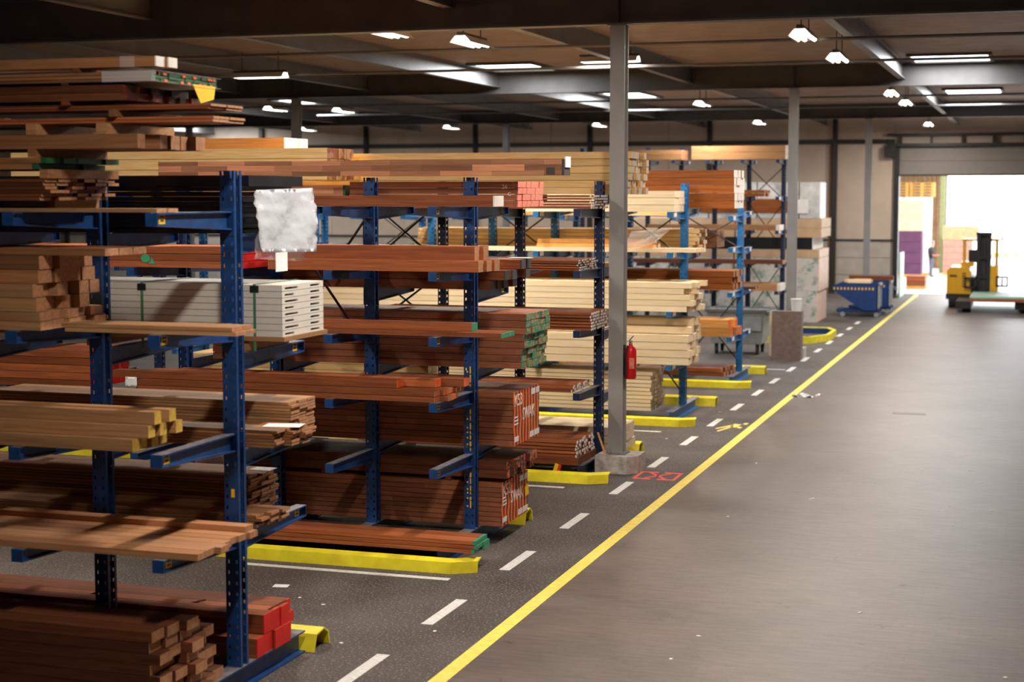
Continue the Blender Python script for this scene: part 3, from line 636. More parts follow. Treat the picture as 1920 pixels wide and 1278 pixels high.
for dx in (1.75, 0.70): MB().box(dx-0.012, dx+0.012, -0.425, -0.4215, 0.0, wz1-2.803+0.003).box(dx-0.012, dx+0.012, -0.4225, 0.385, wz1-2.803, wz1-2.803+0.003).build('strap', 'strap_green', t)
for dx in (1.75, 0.70): MB().box(dx-0.04, dx+0.04, -0.4285, -0.4255, wz1-2.803-0.065, wz1-2.803-0.01).build('corner_guard', 'black', t)
# thin board stacks
s = stack('thin_board', 'thin brown board, front stack on third level', 'board', 512, 0, 0, B, 6, 3, 0.46, 3.0, 'brownwood', loose=True, z0=2.002, zt=2.15, jx=0.07, coldx=[0, 0.06, 0.1])
pn_ = MB().box(-0.16, 0.16, -0.11, 0.11, 0, 0.003).build('paper_sheet', 'paper', None, (s['x']-0.1, B+0.3, s['z1']-0.001), (0, 0, 0.2)); tag(pn_, 'white paper sheet lying on third level boards', 'paper')
stack('thin_board', 'thin pale edged board, rear stack on third level', 'board', 583, 0, 0, B+0.5, 12, 3, 0.5, 3.0, 'oak', loose=True, z0=2.002, zt=2.32, jx=0.035, x1=s['x']-0.12)
s = stack('thin_board', 'thin brown board, front stack on lowest arms', 'board', 480, 0, 0, B, 4, 3, 0.46, 3.6, 'brownwood', loose=True, z0=1.322, zt=1.43, jx=0.12, coldx=[0, 0.05, 0.1])
x_f = s['x']
s = stack('thin_board', 'thin brown board, rear stack on lowest arms', 'board', 532, 0, 0, B+0.5, 12, 3, 0.5, 3.4, 'brownwood', loose=True, z0=1.322, zt=1.66, jx=0.06, x1=x_f-0.34)
stack('thin_board', 'flat pale board at back of lowest far arms, nearest rack', 'board', 560, 0, 0, B+0.48, 1, 1, 0.0, 0.1, 'oak', loose=True, z0=5, zt=5.01) if False else None
pn_ = MB().box(-0.1, 0.1, -0.08, 0.08, 0, 0.003).build('paper_sheet', 'paper', None, (s['x']-0.1, s['yb']-0.12, s['z1']-0.003)); tag(pn_, 'small white paper lying on lowest far stack, nearest rack', 'paper')
# red ended beams on the base
stack('red_ended_beam', 'brown beam with bright red end on base of nearest rack', 'beam', 470, 0, 1160, B+0.02, 2, 4, 0.62, 4.2, 'meranti', 'end_red', 0.012, loose=True, z0=0.202, jx=0.05, drop={(1, 0)})
stack('red_ended_beam', 'rear brown beam with red end standing on nearest rack base', 'beam', 520, 0, 1128, B+0.72, 3, 1, 0.18, 4.2, 'meranti', 'end_red', 0.012, loose=True, z0=0.202, jx=0.04)
for k, (px_, py_, a_) in enumerate(((490, 1155, 0.5), (335, 1140, 0.25), (150, 1110, 0.3))):
    X, Z = at(px_, py_, B+0.35); Z = 0.50
    o = MB().tube((0, 0, 0), (0.25*math.cos(a_), 0.05, 0.25*math.sin(a_)), 0.008, 6).build('wood_stick', 'meranti', None, (X, B+0.35, Z)); tag(o, 'thin wood sliver sticking up from floor level beams, %s from right' % ORD[k], 'stick', 'wood slivers')

# ---- second rack, camera side
C = 16.5
X, zb = at(1008, 328, C); zt = at(1008, 295, C)[1]; zb = UPH+0.02; L_ = X-at(212, 310, C)[0]
o = link('laminated_beam', board_mesh(L_, zt-zb, 0.24, 'laminated', 'end_dark', 0.03), None, (X-L_/2, C+1.13, (zt+zb)/2)); tag(o, 'long laminated beam of pale and red blocks atop second rack', 'beam')
MB().box(-0.004, 0.012, -0.10, 0.10, -0.02, 0.10).build('end_tag', 'paper', o, (L_/2, 0, 0.02)); MB().box(-0.16, -0.06, -0.124, -0.121, -0.08, 0.0).build('print_mark', 'end_dark', o, (L_/2-0.05, 0, 0))
o = link('red_board', board_mesh(4.0, 0.115, 0.3, 'meranti', 'end_white', 0.02), None, (at(925, 375, C)[0]-2.0, C+0.2, 3.957+0.0575)); tag(o, 'dark red board with pale end on top arms of second rack', 'board')
stack('square_beam', 'reddish square beam on second level arms of second rack', 'beam', 897, 0, 490, C, 1, 3, 0.55, 2.5, 'meranti', 'endgrain', 0.0, loose=True, z0=3.252, coldx=[0, 0.03, 0.06])
stack('square_beam', 'upper reddish square beam resting on second rack beams', 'beam', 890, 0, 463, C+0.22, 1, 2, 0.36, 2.4, 'meranti', loose=True, z0=at(897, 490, C)[1], zt=at(890, 464, C)[1], coldx=[0, 0.04])
s = stack('red_ended_pack', 'brown timber pack with green print and red ends, second rack', 'timber pack', 455, 0, 463, C, 3, 5, 0.85, 4.2, 'meranti', 'end_red', 0.012, z0=3.252, x1=at(455, 480, C)[0])
# green stencil on its side
MB().prism([(0.06*math.cos(a*PI/6), 0.05*math.sin(a*PI/6)) for a in range(12)], 'y', -0.003, 0.0).build('stencil', 'end_green', s['root'], Vector((at(273, 485, C)[0], s['yf'], at(273, 484, C)[1]))-s['root'].location)
MB().prism([(-0.04, -0.04), (0.04, -0.04), (0, 0.04)], 'y', -0.003, 0.0).build('stencil', 'end_green', s['root'], Vector((at(285, 487, C)[0], s['yf'], at(285, 488, C)[1]))-s['root'].location)
stack('green_ended_board', 'upper narrow red board with green end, third level of second rack', 'board', 887, 0, 605, C+0.28, 1, 1, 0.14, 2.9, 'meranti', 'end_green', 0.02, loose=True, z0=2.542+0.05, zt=2.68)
stack('green_ended_board', 'lower narrow red board with green end, third level of second rack', 'board', 945, 0, 616, C+0.1, 1, 2, 0.4, 3.4, 'meranti', 'end_green', 0.025, loose=True, z0=2.542, zt=2.591)
s = stack('orange_ended_board', 'long red board with orange end, fourth level of second rack', 'board', 830, 0, 722, C, 2, 4, 0.66, 3.7, 'meranti', 'end_orange_patchy', 0.004, loose=True, z0=1.822, jx=0.12, zt=1.95)
stack('orange_ended_board', 'top red board with orange end, fourth level of second rack', 'board', 800, 0, 0, C+0.14, 1, 3, 0.5, 3.6, 'meranti', 'end_orange', 0.006, loose=True, z0=s['z1'], zt=s['z1']+0.085, jx=0.04, coldx=[-0.35, 0.05, 0.3])
stack('red_ended_pack', 'reddish board pack with red ends at left of second rack', 'timber pack', 175, 0, 657, C, 5, 4, 0.8, 3.0, 'meranti', 'end_red', 0.02, z0=1.822, jx=0.06, x1=at(175, 690, C)[0])
stack('green_ended_board', 'flat brown board with green end on base of second rack', 'board', 895, 0, 1007, C-0.1, 3, 2, 0.42, 3.0, 'meranti', 'end_green', 0.035, loose=True, z0=0.202, jx=0.05, zt=0.345)
for px_, py_, w_, h2, l_ in ((245, 716, 0.15, 0.12, 'white paper hanging on red boards behind nearest rack'), (91, 498, 0.13, 0.10, 'white paper hanging on red ended pack at left edge')):
    X, Z = at(px_, py_, C-0.02); tag(sheet('paper_note', [(X-w_/2, C-0.012, Z-h2/2), (X+w_/2, C-0.012, Z-h2/2+0.01), (X+w_/2, C-0.01, Z+h2/2), (X-w_/2, C-0.01, Z+h2/2)], 'paper', 4, 4, 0.003), l_, 'note')
# ---- second rack, far side
D = 17.86
s = stack('pink_ended_pack', 'timber pack with pink and red painted ends, top of second rack', 'timber pack', 972, 0, 339, D, 4, 6, 1.0, 2.1, 'meranti_blocks', 'end_pink', 0.01, z0=3.942, jx=0.012)
tm = text_mesh('26', 0.07, 'end_white'); link('lettering', tm, s['root'], Vector((s['x']-0.2, s['yf']-0.002, s['z1']-0.09))-s['root'].location, (R(90), 0, 0))
tm = text_mesh('G', 0.06, 'end_white'); link('lettering', tm, s['root'], Vector((s['x']-0.13, s['yf']-0.002, s['z1']-0.17))-s['root'].location, (R(90), 0, 0))
stack('block_beam', 'finger jointed beam below laminated beam, second rack', 'beam', 875, 0, 336, D-0.0, 2, 4, 0.9, 1.9, 'laminated', 'end_dkgreen', 0.03, loose=True, z0=3.942, x1=s['x']-2.16, zt=4.2)
stack('grey_ended_beam', 'reddish beam with grey end, behind second level uprights', 'beam', 955, 0, 488, D, 3, 5, 0.9, 3.2, 'meranti', 'end_dark', 0.015, loose=True, z0=2.982, jx=0.14, rowdx=[-0.12, 0, 0.08], drop={(2, 0), (2, 1)})
pn_ = MB().box(0, 0.26, 0, 0.2, 0, 0.004).build('paper_sheet', 'paper', None, (at(948, 484, D+0.5)[0], D+0.58, at(955, 488, D)[1]+0.002)); tag(pn_, 'white sheet lying on grey ended beams of second rack', 'paper')
s = stack('green_ended_pack', 'large timber pack with green painted ends, second rack', 'timber pack', 983, 0, 588, D, 8, 5, 0.92, 4.0, 'meranti_blocks', 'end_green_patchy', 0.01, z0=2.072, jx=0.03, rowdx=[0, 0, 0, 0.02, 0.02, 0.05, 0.05, 0.05])
def striped_pack(px, pyt, z0, label, note):
    s = stack('striped_pack', label, 'timber pack', px, 0, pyt, D, 9, 6, 1.02, 4.2, 'meranti_blocks', 'end_dark', 0.006, z0=z0, jx=0.002)
    H, Wd = s['z1']-s['z0'], s['yb']-s['yf']; o = Vector((s['x']+0.001, s['yf'], s['z0']))-s['root'].location
    ns = 9
    for k in range(ns):
        y0 = Wd*(k+0.25)/ns; m = MB(); n = 14
        for i in range(n+1):
            z = H*i/n; wv = 0.014*math.sin(i*0.9+k)*(1.0 if k < 3 else 0.35); wd = 0.033
            m.v += [(0, y0+wv-wd, z), (0, y0+wv+wd, z), (0.003, y0+wv+wd, z), (0.003, y0+wv-wd, z)]
            if i: b_ = 4*i; m.f += [(b_-4+j, b_-4+(j+1) % 4, b_+(j+1) % 4, b_+j) for j in range(4)]; m.m += [0]*4
        m.f += [(3, 2, 1, 0), (4*n, 4*n+1, 4*n+2, 4*n+3)]; m.m += [0, 0]
        m.build('stripe', 'orange_paint', s['root'], o)
    rt = (R(90), 0, R(90))
    def put(txt, size, y, z, sx=1.0):
        q = link('lettering', text_mesh(txt, size, 'white', 0.0015), s['root'], o+Vector((0.0045, y, z)), rt); q.scale = (sx, 1, 1)
    put('K53', 0.20, 0.02, H-0.17, 0.95); put('SWAK', 0.21, 0.33, H*0.42, 0.8)
    for (y0, y1, z0_, z1_) in ((0.02, 0.17, 0.24, 0.26), (0.02, 0.17, 0.28, 0.30), (0.02, 0.14, 0.32, 0.34), (0.02, 0.18, 0.04, 0.10), (0.62, 0.78, 0.02, 0.09), (0.81, 1.0, 0.02, 0.09), (0.68, 0.84, H-0.10, H-0.03), (0.87, 1.0, H-0.10, H-0.03)):
        MB().box(0.003, 0.0055, y0, y1, z0_, z1_).build('print_block', 'white', s['root'], o)
    if note:
        q = MB().box(0, 0.004, -0.07, 0.07, -0.09, 0.04).build('paper_note', 'label_yellow', None, (s['x']+0.013, s['yf']+0.93, s['z0']+0.30), (0.15, 0, 0)); tag(q, 'yellow note on the lower orange striped pack', 'note')
    return s
striped_pack(963, 736, 1.162, 'upper timber pack with orange and black striped lettered end', False)
sp = striped_pack(940, 905, 0.202, 'lower timber pack with orange and black striped lettered end', True)
bearers([-6.6, -8.2, -9.4], D, D+1, sp['z1'], sp['z1']+0.05, 'block on lower striped pack under dark beams', 'darkwood')
stack('orange_marked_beam', 'dark beam with orange and black marked end, between striped packs', 'beam', 955, 0, 848, D, 2, 6, 1.0, 3.6, 'darkwood', 'end_blackorange', 0.006, loose=True, z0=sp['z1']+0.05, zt=min(1.0, sp['z1']+0.26), jx=0.1, rowdx=[0, 0.05])

# ---- third rack
E3 = 22.28; F3y = 23.62
stack('white_ended_pack', 'thin brown boards with white ends, top arms of third rack', 'timber pack', 1112, 0, 364, E3, 5, 9, 1.0, 3.4, 'meranti', 'end_white', 0.012, gy=0.035, gz=0.008, z0=3.882, jx=0.03)
stack('white_ended_pack', 'thin brown boards with white ends, second level of third rack', 'timber pack', 1090, 0, 486, E3, 5, 9, 1.0, 3.2, 'meranti', 'end_white', 0.012, gy=0.035, gz=0.008, z0=3.002, jx=0.05)
stack('white_ended_pack', 'thin brown boards with white ends, third level of third rack', 'timber pack', 1112, 0, 585, E3, 6, 9, 1.0, 3.4, 'meranti', 'end_white', 0.012, gy=0.035, gz=0.008, z0=2.152, jx=0.03)
stack('white_ended_pack', 'flat low brown boards with white ends, fourth level of third rack', 'timber pack', 1078, 0, 723, E3, 2, 9, 1.0, 3.6, 'meranti', 'end_white', 0.012, gy=0.035, gz=0.008, z0=1.252, jx=0.04)
s = stack('white_ended_pack', 'brown white ended boards on pallet at foot of third rack', 'timber pack', 1087, 0, 826, E3, 5, 8, 1.0, 3.4, 'meranti', 'end_white', 0.012, gy=0.035, gz=0.008, z0=0.31, jx=0.05)
for k in range(3): MB().box(-0.5, 0.5, -0.5, 0.5, -0.107, -0.003).build('pallet_bearer', 'meranti', s['root'], (1.2-1.2*k, 0, 0))
q = MB().box(-0.05, 0.05, 0, 0.003, -0.06, 0.06).build('tag_card', 'label_yellow', None, (at(1045, 877, E3)[0], E3-0.006, at(1045, 877, E3)[1]), (0, 0.3, 0)); tag(q, 'red and yellow tag card hanging below white ended boards', 'tag')
MB().box(0.005, 0.05, -0.001, 0.0, -0.06, 0.06).build('red_half', 'tag_red', q)
stack('pine_beam_pack', 'big stack of pale pine beams on top of third rack', 'timber pack', 1186, 0, 283, F3y, 6, 7, 1.15, 5.4, 'pine', None, 0, z0=4.082, jx=0.09)
stack('pine_pack', 'pale pine pack on floor level behind first steel column', 'timber pack', 1170, 0, 802, F3y, 3, 5, 0.95, 5.2, 'pale', None, 0, z0=0.202, jx=0.06)
stack('pine_board', 'single long pine board on third rack far arms', 'board', 1160, 0, 0, F3y, 1, 2, 0.3, 5.0, 'pine', loose=True, z0=3.002, zt=3.06, jx=0.05)
stack('brown_board_pack', 'brown board pack low on far arms of third rack', 'timber pack', 1120, 0, 0, F3y, 3, 5, 0.9, 4.2, 'brownwood', z0=2.052, zt=2.30)
stack('brown_board_pack', 'brown board pack at left on third rack far arms', 'timber pack', 800, 0, 0, F3y, 4, 5, 0.9, 4.2, 'pine', z0=1.102, zt=1.5)
stack('orange_pine_pack', 'pine beams with orange painted end checks atop third rack', 'timber pack', 612, 0, 276, F3y-1.3, 3, 6, 1.0, 5.5, 'pine', 'end_checks', 0.0, z0=4.30, jx=0.05)
stack('orange_beam_pack', 'orange pine beams with pale ends, highest on third rack', 'timber pack', 530, 0, 257, F3y-0.0, 3, 5, 0.9, 4.6, 'pine_orange', 'endgrain_pale', 0.0, z0=4.30, jx=0.03)
# ---- fourth rack
G = 28.3; Hh = 29.66
stack('pine_pack', 'pale pine beams on top arms of fourth rack', 'timber pack', 1268, 0, 357, G, 3, 4, 0.9, 4.6, 'pale', None, 0, z0=3.772, jx=0.03)
stack('chocolate_pack', 'tall pack of dark brown cladding with pale ends, fourth rack', 'timber pack', 1384, 0, 318, Hh, 5, 6, 1.0, 5.0, 'chocolate', 'end_white', 0.01, z0=3.822, jx=0.03)
stack('pine_pack', 'rounded pine boards wrapped in film, second level of fourth rack', 'timber pack', 1315, 0, 430, Hh, 6, 6, 1.0, 5.5, 'pine', None, 0, z0=3.002, jx=0.14)
stack('pine_board', 'long single pine board on second level of fourth rack', 'board', 1318, 0, 0, G+0.1, 1, 3, 0.56, 7.5, 'pale', loose=True, gy=0.012, z0=3.052, zt=3.12, jx=0.1)
stack('pine_board', 'short pine offcut on second level of fourth rack', 'board', 1235, 0, 0, G+0.2, 2, 2, 0.4, 2.2, 'pine_orange', loose=True, z0=3.122, zt=3.28, jx=0.1)
stack('chocolate_pack', 'dark brown boards on middle arms behind fourth upright', 'timber pack', 1384, 0, 508, Hh, 3, 6, 1.0, 5.0, 'chocolate', None, 0, z0=2.332, jx=0.06)
stack('pine_board_pack', 'wide pale pine boards on third level of fourth rack', 'timber pack', 1312, 0, 530, G, 5, 6, 1.05, 9.0, 'pale', None, 0, z0=2.002, jx=0.25)
stack('pine_board_pack', 'thick block of pale pine boards, fourth level of fourth rack', 'timber pack', 1300, 0, 600, G, 6, 5, 1.05, 8.5, 'pale', None, 0, gz=0.006, z0=1.052, jx=0.08, drop={(5, 0), (5, 1), (4, 0)})
s = stack('pine_board_pack', 'many thin pine boards stacked at foot of fourth rack', 'timber pack', 1230, 0, 697, G+0.05, 10, 6, 1.0, 7.0, 'pale', None, 0, gz=0.007, z0=0.202, jx=0.06)
# ---- fifth rack
I5 = 34.22; J5 = 35.56
stack('brown_beam', 'brown beam with red smeared end on fifth rack', 'beam', 1395, 0, 600, I5, 2, 4, 0.9, 1.9, 'pine_orange', 'end_orange', 0.01, loose=True, z0=1.052, jx=0.3)
stack('brown_board', 'flat brown board on base of fifth rack', 'board', 1373, 0, 690, I5, 2, 4, 0.9, 3.6, 'meranti', loose=True, z0=0.202, zt=0.38, jx=0.15)
stack('pine_pack', 'kraft brown pack on second level of fifth rack', 'timber pack', 1350, 0, 0, J5, 3, 4, 0.9, 4.0, 'brownwood', None, 0, z0=2.902, zt=3.3)
stack('pine_pack', 'light pine pack at top of fifth rack', 'timber pack', 1290, 0, 0, I5, 4, 5, 0.9, 5.0, 'pine', None, 0, z0=3.622, zt=4.15)
stack('pine_pack', 'light pine pack on middle arms of fifth rack, mostly hidden', 'timber pack', 1290, 0, 0, I5, 3, 5, 0.9, 6.0, 'pale', None, 0, z0=2.952, zt=3.35)
stack('dark_board', 'dark thin board on middle arms of fifth rack', 'board', 1425, 0, 0, J5, 1, 3, 0.6, 4.0, 'darkwood', loose=True, z0=2.002, zt=2.05, jx=0.1)
# ---- farthest rack and the big panel stacks
K6 = 48.3
def wrapped(name, label, x1, x0, y0, y1, z0, z1, mat, endmat, layers=1, cols=1):
    t = thing(name, label, 'wrapped pack', ((x0+x1)/2, (y0+y1)/2, z0))
    lw, ld, lh = (x1-x0)/2, (y1-y0)/2, (z1-z0)/layers
    for k in range(layers):
        m = MB().box(-lw, lw-0.03, -ld, ld, lh*k+0.004, lh*(k+1)-0.004)
        m.build('sheet_block', mat, t)
        for c in range(cols): MB().box(lw-0.03, lw, -ld+2*ld*c/cols+0.01, -ld+2*ld*(c+1)/cols-0.01, lh*k+0.008, lh*(k+1)-0.008).build('end_cap', endmat, t)
    for f in (-0.6, 0.1, 0.7): MB().box(lw*f-0.015, lw*f+0.015, -ld-0.003, -ld, 0.0, z1-z0).build('strap', 'black', t)
    return t
xe = at(1533, 500, 52.0)[0]
zs = [0.0, 0.95, 1.9, 2.35, 2.95, 3.4]
wrapped('panel_pack', 'lowest green printed panel pack with cream ends, far stack', xe, xe-6, 52.0, 54.4, 0.0, 1.0, 'greenwrap', 'pinkend', 1, 2)
wrapped('panel_pack', 'second green printed panel pack with cream ends, far stack', xe+0.05, xe-6, 52.0, 54.4, 1.0, 2.05, 'greenwrap', 'pinkend', 1, 2)
wrapped('panel_pack', 'thin cream panel pack above green printed packs, far stack', xe+0.05, xe-6, 52.0, 54.4, 2.05, 2.32, 'kraft', 'pinkend', 1, 2)
wrapped('black_pack', 'black film wrapped pack with white end, far stack', xe-0.15, xe-6, 52.0, 54.4, 2.32, 2.7, 'blackfilm', 'paper', 1, 1)
wrapped('panel_pack', 'upper kraft panel pack under silver wrapped pack, far stack', xe+0.1, xe-6, 52.0, 54.4, 2.7, 3.3, 'kraft', 'cream', 2, 2)
t = wrapped('silver_pack', 'silver film wrapped pack with white rounded end, far stack', xe+0.05, xe-4.4, 52.0, 53.4, 3.3, 4.45, 'silver', 'white', 1, 1)
MB().box(-1.9, 1.55, -0.73, -0.70, 0.18, 0.62).build('core_board', 'chocolate', t); MB().box(1.5, 1.85, -0.735, -0.705, 0.16, 0.6).build('paper_label', 'paper', t)
stack('brown_board_pack', 'tan board bundle on top arms of farthest rack, left end', 'timber pack', 1300, 0, 0, K6, 2, 3, 0.9, 2.0, 'oak', None, 0, z0=5.102, zt=5.4, x1=at(1300, 290, K6)[0]-0.35)
X, Z = at(1215, 455, G+0.0); tag(sheet('film_scrap', [(X-0.5, G-0.03, 3.05), (X+0.1, G-0.03, 3.2), (X+0.45, G-0.02, 3.5), (X-0.3, G-0.02, 3.42)], 'clearfilm', 8, 8, 0.02, None, 0.003, 9), 'loose clear film hanging at second level of fourth rack', 'plastic film')
x_ = at(1465, 300, K6)[0]
stack('pine_pack', 'upper pale board bundle on top arms of farthest rack', 'timber pack', 1490, 0, 277, K6, 1, 3, 0.9, 3.0, 'oak', 'end_white', 0.2, z0=5.102+0.22, zt=5.50)
stack('pine_pack', 'lower pale board bundle on top arms of farthest rack', 'timber pack', 1490, 0, 0, K6, 1, 3, 0.9, 3.0, 'oak', 'end_white', 0.2, z0=5.102, zt=5.315)
stack('brown_board', 'dark red board on second arms of farthest rack', 'board', 1443, 0, 0, K6, 2, 3, 0.8, 3.0, 'chocolate', loose=True, z0=4.002, zt=4.2, jx=0.1)
stack('pine_pack', 'pale board pack on third arms of farthest rack', 'timber pack', 1468, 0, 0, K6, 1, 4, 0.9, 4.0, 'oak', 'end_white', 0.1, z0=3.002, zt=3.16)
stack('pine_pack', 'pale board pack on fourth arms of farthest rack', 'timber pack', 1472, 0, 0, K6, 1, 4, 0.9, 4.0, 'oak', 'end_white', 0.1, z0=1.202, zt=1.42)
stack('black_board', 'black board on lower arms of farthest rack', 'board', 1475, 0, 0, K6, 1, 2, 0.6, 5.0, 'darkwood', loose=True, z0=2.002, zt=2.12)
# light timber farther left behind, seen over the racks
for k, (xr_, yf_, z0_, zt_, mat_) in enumerate(((-9.5, 35.7, 3.702, 4.5, 'pine_orange'), (-14.0, 29.7, 3.822, 4.7, 'pine'), (-9.6, 23.7, 2.9, 2.9, 'pine'))):
    if zt_ > z0_: stack('pine_pack', ('orange pine planks seen over the third rack', 'pine pack far left on fourth rack')[k], 'timber pack', 0, 0, 0, yf_, 4, 5, 0.9, 5.0, mat_, None, 0, z0=z0_, zt=zt_, x1=xr_)

# ------------------------------------------------------------------ floor markings and litter
m = MB(); m.box(LINE-0.075, LINE+0.075, YN, YW-0.4, 0, 0.003)
tag(m.build('floor_line', 'line_yellow'), 'long yellow line painted along the aisle floor', 'floor marking')
dash = [12.66, 14.73, 17.09, 19.42, 21.83, 24.12, 26.4, 28.67, 30.9, 33.29, 35.51, 38.0, 40.4, 42.8, 45.2, 47.67, 50.1, 52.4]
dm = MB().box(-0.06, 0.06, -0.5, 0.5, 0, 0.003).mesh('floor_dash', 'line_white')
for k, y in enumerate(dash): tag(link('floor_dash', dm, None, (-5.48, y, 0)), 'white floor dash beside yellow line, %s from the near end' % ORD[k], 'floor marking', 'white dashes beside the aisle')
for k, (x0, x1, y) in enumerate(((-8.4, -5.9, 16.0), (-6.85, -6.25, 21.6), (-6.65, -6.15, 27.25), (-6.6, -5.6, 37.85))):
    tag(MB().box(x0, x1, y-0.05, y+0.05, 0, 0.003).build('floor_dash', 'line_white'), 'white crosswise floor stripe before a rack, %s from near' % ORD[k], 'floor marking', 'crosswise white stripes')
m = MB(); x0, x1, y0, y1 = -5.53, -4.90, 22.6, 23.25
for (a, c, e, f) in ((x0, x0+0.27, y0, y0+0.09), (x1-0.27, x1, y0, y0+0.09), (x0, x0+0.27, y1-0.09, y1), (x1-0.27, x1, y1-0.09, y1), (x0, x0+0.05, y0+0.09, y1-0.09), (x1-0.05, x1, y0+0.09, y1-0.09)): m.box(a, c, e, f, 0, 0.003)
cx_, cy_ = (x0+x1)/2, (y0+y1)/2
for s in (-1, 1): m.v_ = None; b_ = len(m.v); pts = [(cx_-0.17, cy_-0.2*s), (cx_-0.13, cy_-0.24*s), (cx_+0.17, cy_+0.2*s), (cx_+0.13, cy_+0.24*s)]; m.prism(pts, 'z', 0, 0.003)
tag(m.build('floor_cross', 'line_red'), 'red painted box with a cross on the floor', 'floor marking')
m = MB()
for pts in ([(-5.26, 27.65), (-5.22, 27.60), (-5.06, 28.25), (-5.12, 28.3)], [(-5.34, 27.95), (-5.30, 27.9), (-5.08, 28.4), (-5.14, 28.45)], [(-5.14, 28.2), (-5.02, 28.15), (-4.98, 28.55), (-5.12, 28.6)], [(-5.0, 28.15), (-4.93, 28.05), (-4.9, 28.2), (-4.99, 28.3)], [(-4.97, 28.6), (-4.9, 28.55), (-4.88, 28.75), (-4.95, 28.8)]): m.prism(pts, 'z', 0, 0.003)
tag(m.build('floor_walker', 'line_yellow'), 'yellow walking figure painted beside the line', 'floor marking')
m = MB().box(-0.3, 0.3, -0.12, 0.12, 0, 0.004); x, y = flr(1705, 775); tag(m.build('drain_cover', 'girder', None, (x, y, 0)), 'dark drain cover set in the aisle floor', 'drain cover')
x, y = flr(527, 1098); tag(MB().box(-0.08, 0.08, -0.06, 0.06, 0, 0.003).build('paper_sheet', 'paper', None, (x, y, 0), (0, 0, 0.2)), 'white paper lying on floor beyond the nearest rack', 'paper')
x, y = flr(1508, 742); tag(smooth(sheet('plastic_scrap', [(x-0.25, y-0.2, 0.004), (x+0.2, y-0.25, 0.004), (x+0.3, y+0.2, 0.004), (x-0.2, y+0.3, 0.004)], 'film', 8, 8, 0.02)), 'crumpled clear plastic scrap lying by the yellow line', 'plastic scrap')
lit = [(606, 1133), (562, 1120), (640, 1205), (815, 1183), (1418, 868), (1520, 935), (1660, 990), (1728, 880), (1818, 882), (1780, 948), (1525, 934), (1859, 957), (1612, 1148), (1700, 820), (1285, 800), (1350, 772), (1250, 822), (1365, 968), (1785, 985), (1840, 905), (1612, 1040), (1258, 1235), (1310, 1192), (1885, 1270)]
sm = MB().prism([(-0.02, -0.012), (0.018, -0.015), (0.022, 0.012), (-0.015, 0.014)], 'z', 0, 0.004).mesh('scrap', 'paper')
for k, (px_, py_) in enumerate(sorted(lit, key=lambda q: -q[1])):
    x, y = flr(px_, py_); tag(link('scrap', sm, None, (x, y, 0), (0, 0, random.uniform(0, 3))), 'tiny pale scrap on the %s floor, %s nearest to the camera' % ('dark' if x < LINE else 'paved aisle', ORD[k]), 'scrap', 'tiny scraps on the floor')
# stick leaning on the column footing, extinguisher on the column
o = MB().tube((0, 0, 0), (-0.12, 0.0, 0.33), 0.016, 6).build('wood_stick', 'pine_orange', None, (-6.0, 22.92, 0.27)); tag(o, 'thin pale stick leaning on the first column footing', 'stick')
ex, ez = at(1182, 710, 23.2)
t = thing('fire_extinguisher', 'red fire extinguisher hanging on the first steel column', 'fire extinguisher', (-5.70, 23.2, ez))
prof = [(0.0, 0.0), (0.06, 0.0), (0.085, 0.02), (0.085, 0.42), (0.07, 0.46), (0.03, 0.49), (0.03, 0.52), (0.0, 0.52)]
m = MB(); n = 16
for (rr, zz_) in prof: m.v += [(rr*math.cos(2*PI*i/n), rr*math.sin(2*PI*i/n), zz_) for i in range(n)]
for k in range(len(prof)-1):
    m.f += [(k*n+i, k*n+(i+1) % n, (k+1)*n+(i+1) % n, (k+1)*n+i) for i in range(n)]; m.m += [0]*n
smooth(m.build('cylinder', 'red', t))
MB().box(-0.02, 0.02, -0.03, 0.03, 0.52, 0.56).box(-0.01, 0.01, -0.12, 0.03, 0.56, 0.575).build('valve', 'galv', t)
MB().tube((0, -0.1, 0.575), (0.05, -0.05, 0.64), 0.008, 6).build('lever', 'black', t)
MB().tube((-0.03, -0.07, 0.50), (-0.05, -0.095, 0.3), 0.014, 8).tube((-0.05, -0.095, 0.3), (-0.05, -0.09, 0.06), 0.016, 8).build('hose', 'rubber', t)
MB().box(0.0, 0.075, -0.09, -0.086, 0.16, 0.32).build('instruction_label', 'end_pink', t)
MB().box(-0.11, -0.08, -0.03, 0.03, 0.05, 0.5).build('bracket', 'black', t)

# ------------------------------------------------------------------ things by the second column and beyond
bx0, by0 = flr(1455, 675); bw = 0.74
t = thing('column_guard', 'brown board box around foot of second steel column', 'column guard', (-5.9, 40.35, 0))
MB().box(-0.36, 0.36, -0.36, -0.33, 0, 1.18).build('front_panel', 'boxbrown', t); MB().box(0.33, 0.36, -0.33, 0.0, 0, 1.18).build('side_panel', 'boxbrown', t); MB().box(-0.36, -0.33, -0.33, 0.0, 0, 1.18).build('side_panel', 'boxbrown', t); MB().box(-0.36, 0.36, -0.36, 0.0, 1.18, 1.21).build('lid', 'boxbrown', t)
t = thing('bucket', 'white bucket standing on the brown box by second column', 'bucket', (-5.69, 40.17, 1.212))
MB().tube((0, 0, 0), (0, 0, 0.29), 0.12, 14, 0, 0.145).build('pail', 'white', t); MB().tube((0, 0, 0.28), (0, 0, 0.3), 0.152, 14).build('rim', 'white', t)
o = MB().box(-0.06, 0.06, -0.02, 0.02, 0, 1.1).build('leaning_board', 'pale', None, (-6.4, 40.9, 0)); tag(o, 'pale board standing left of the brown box by second column', 'board')
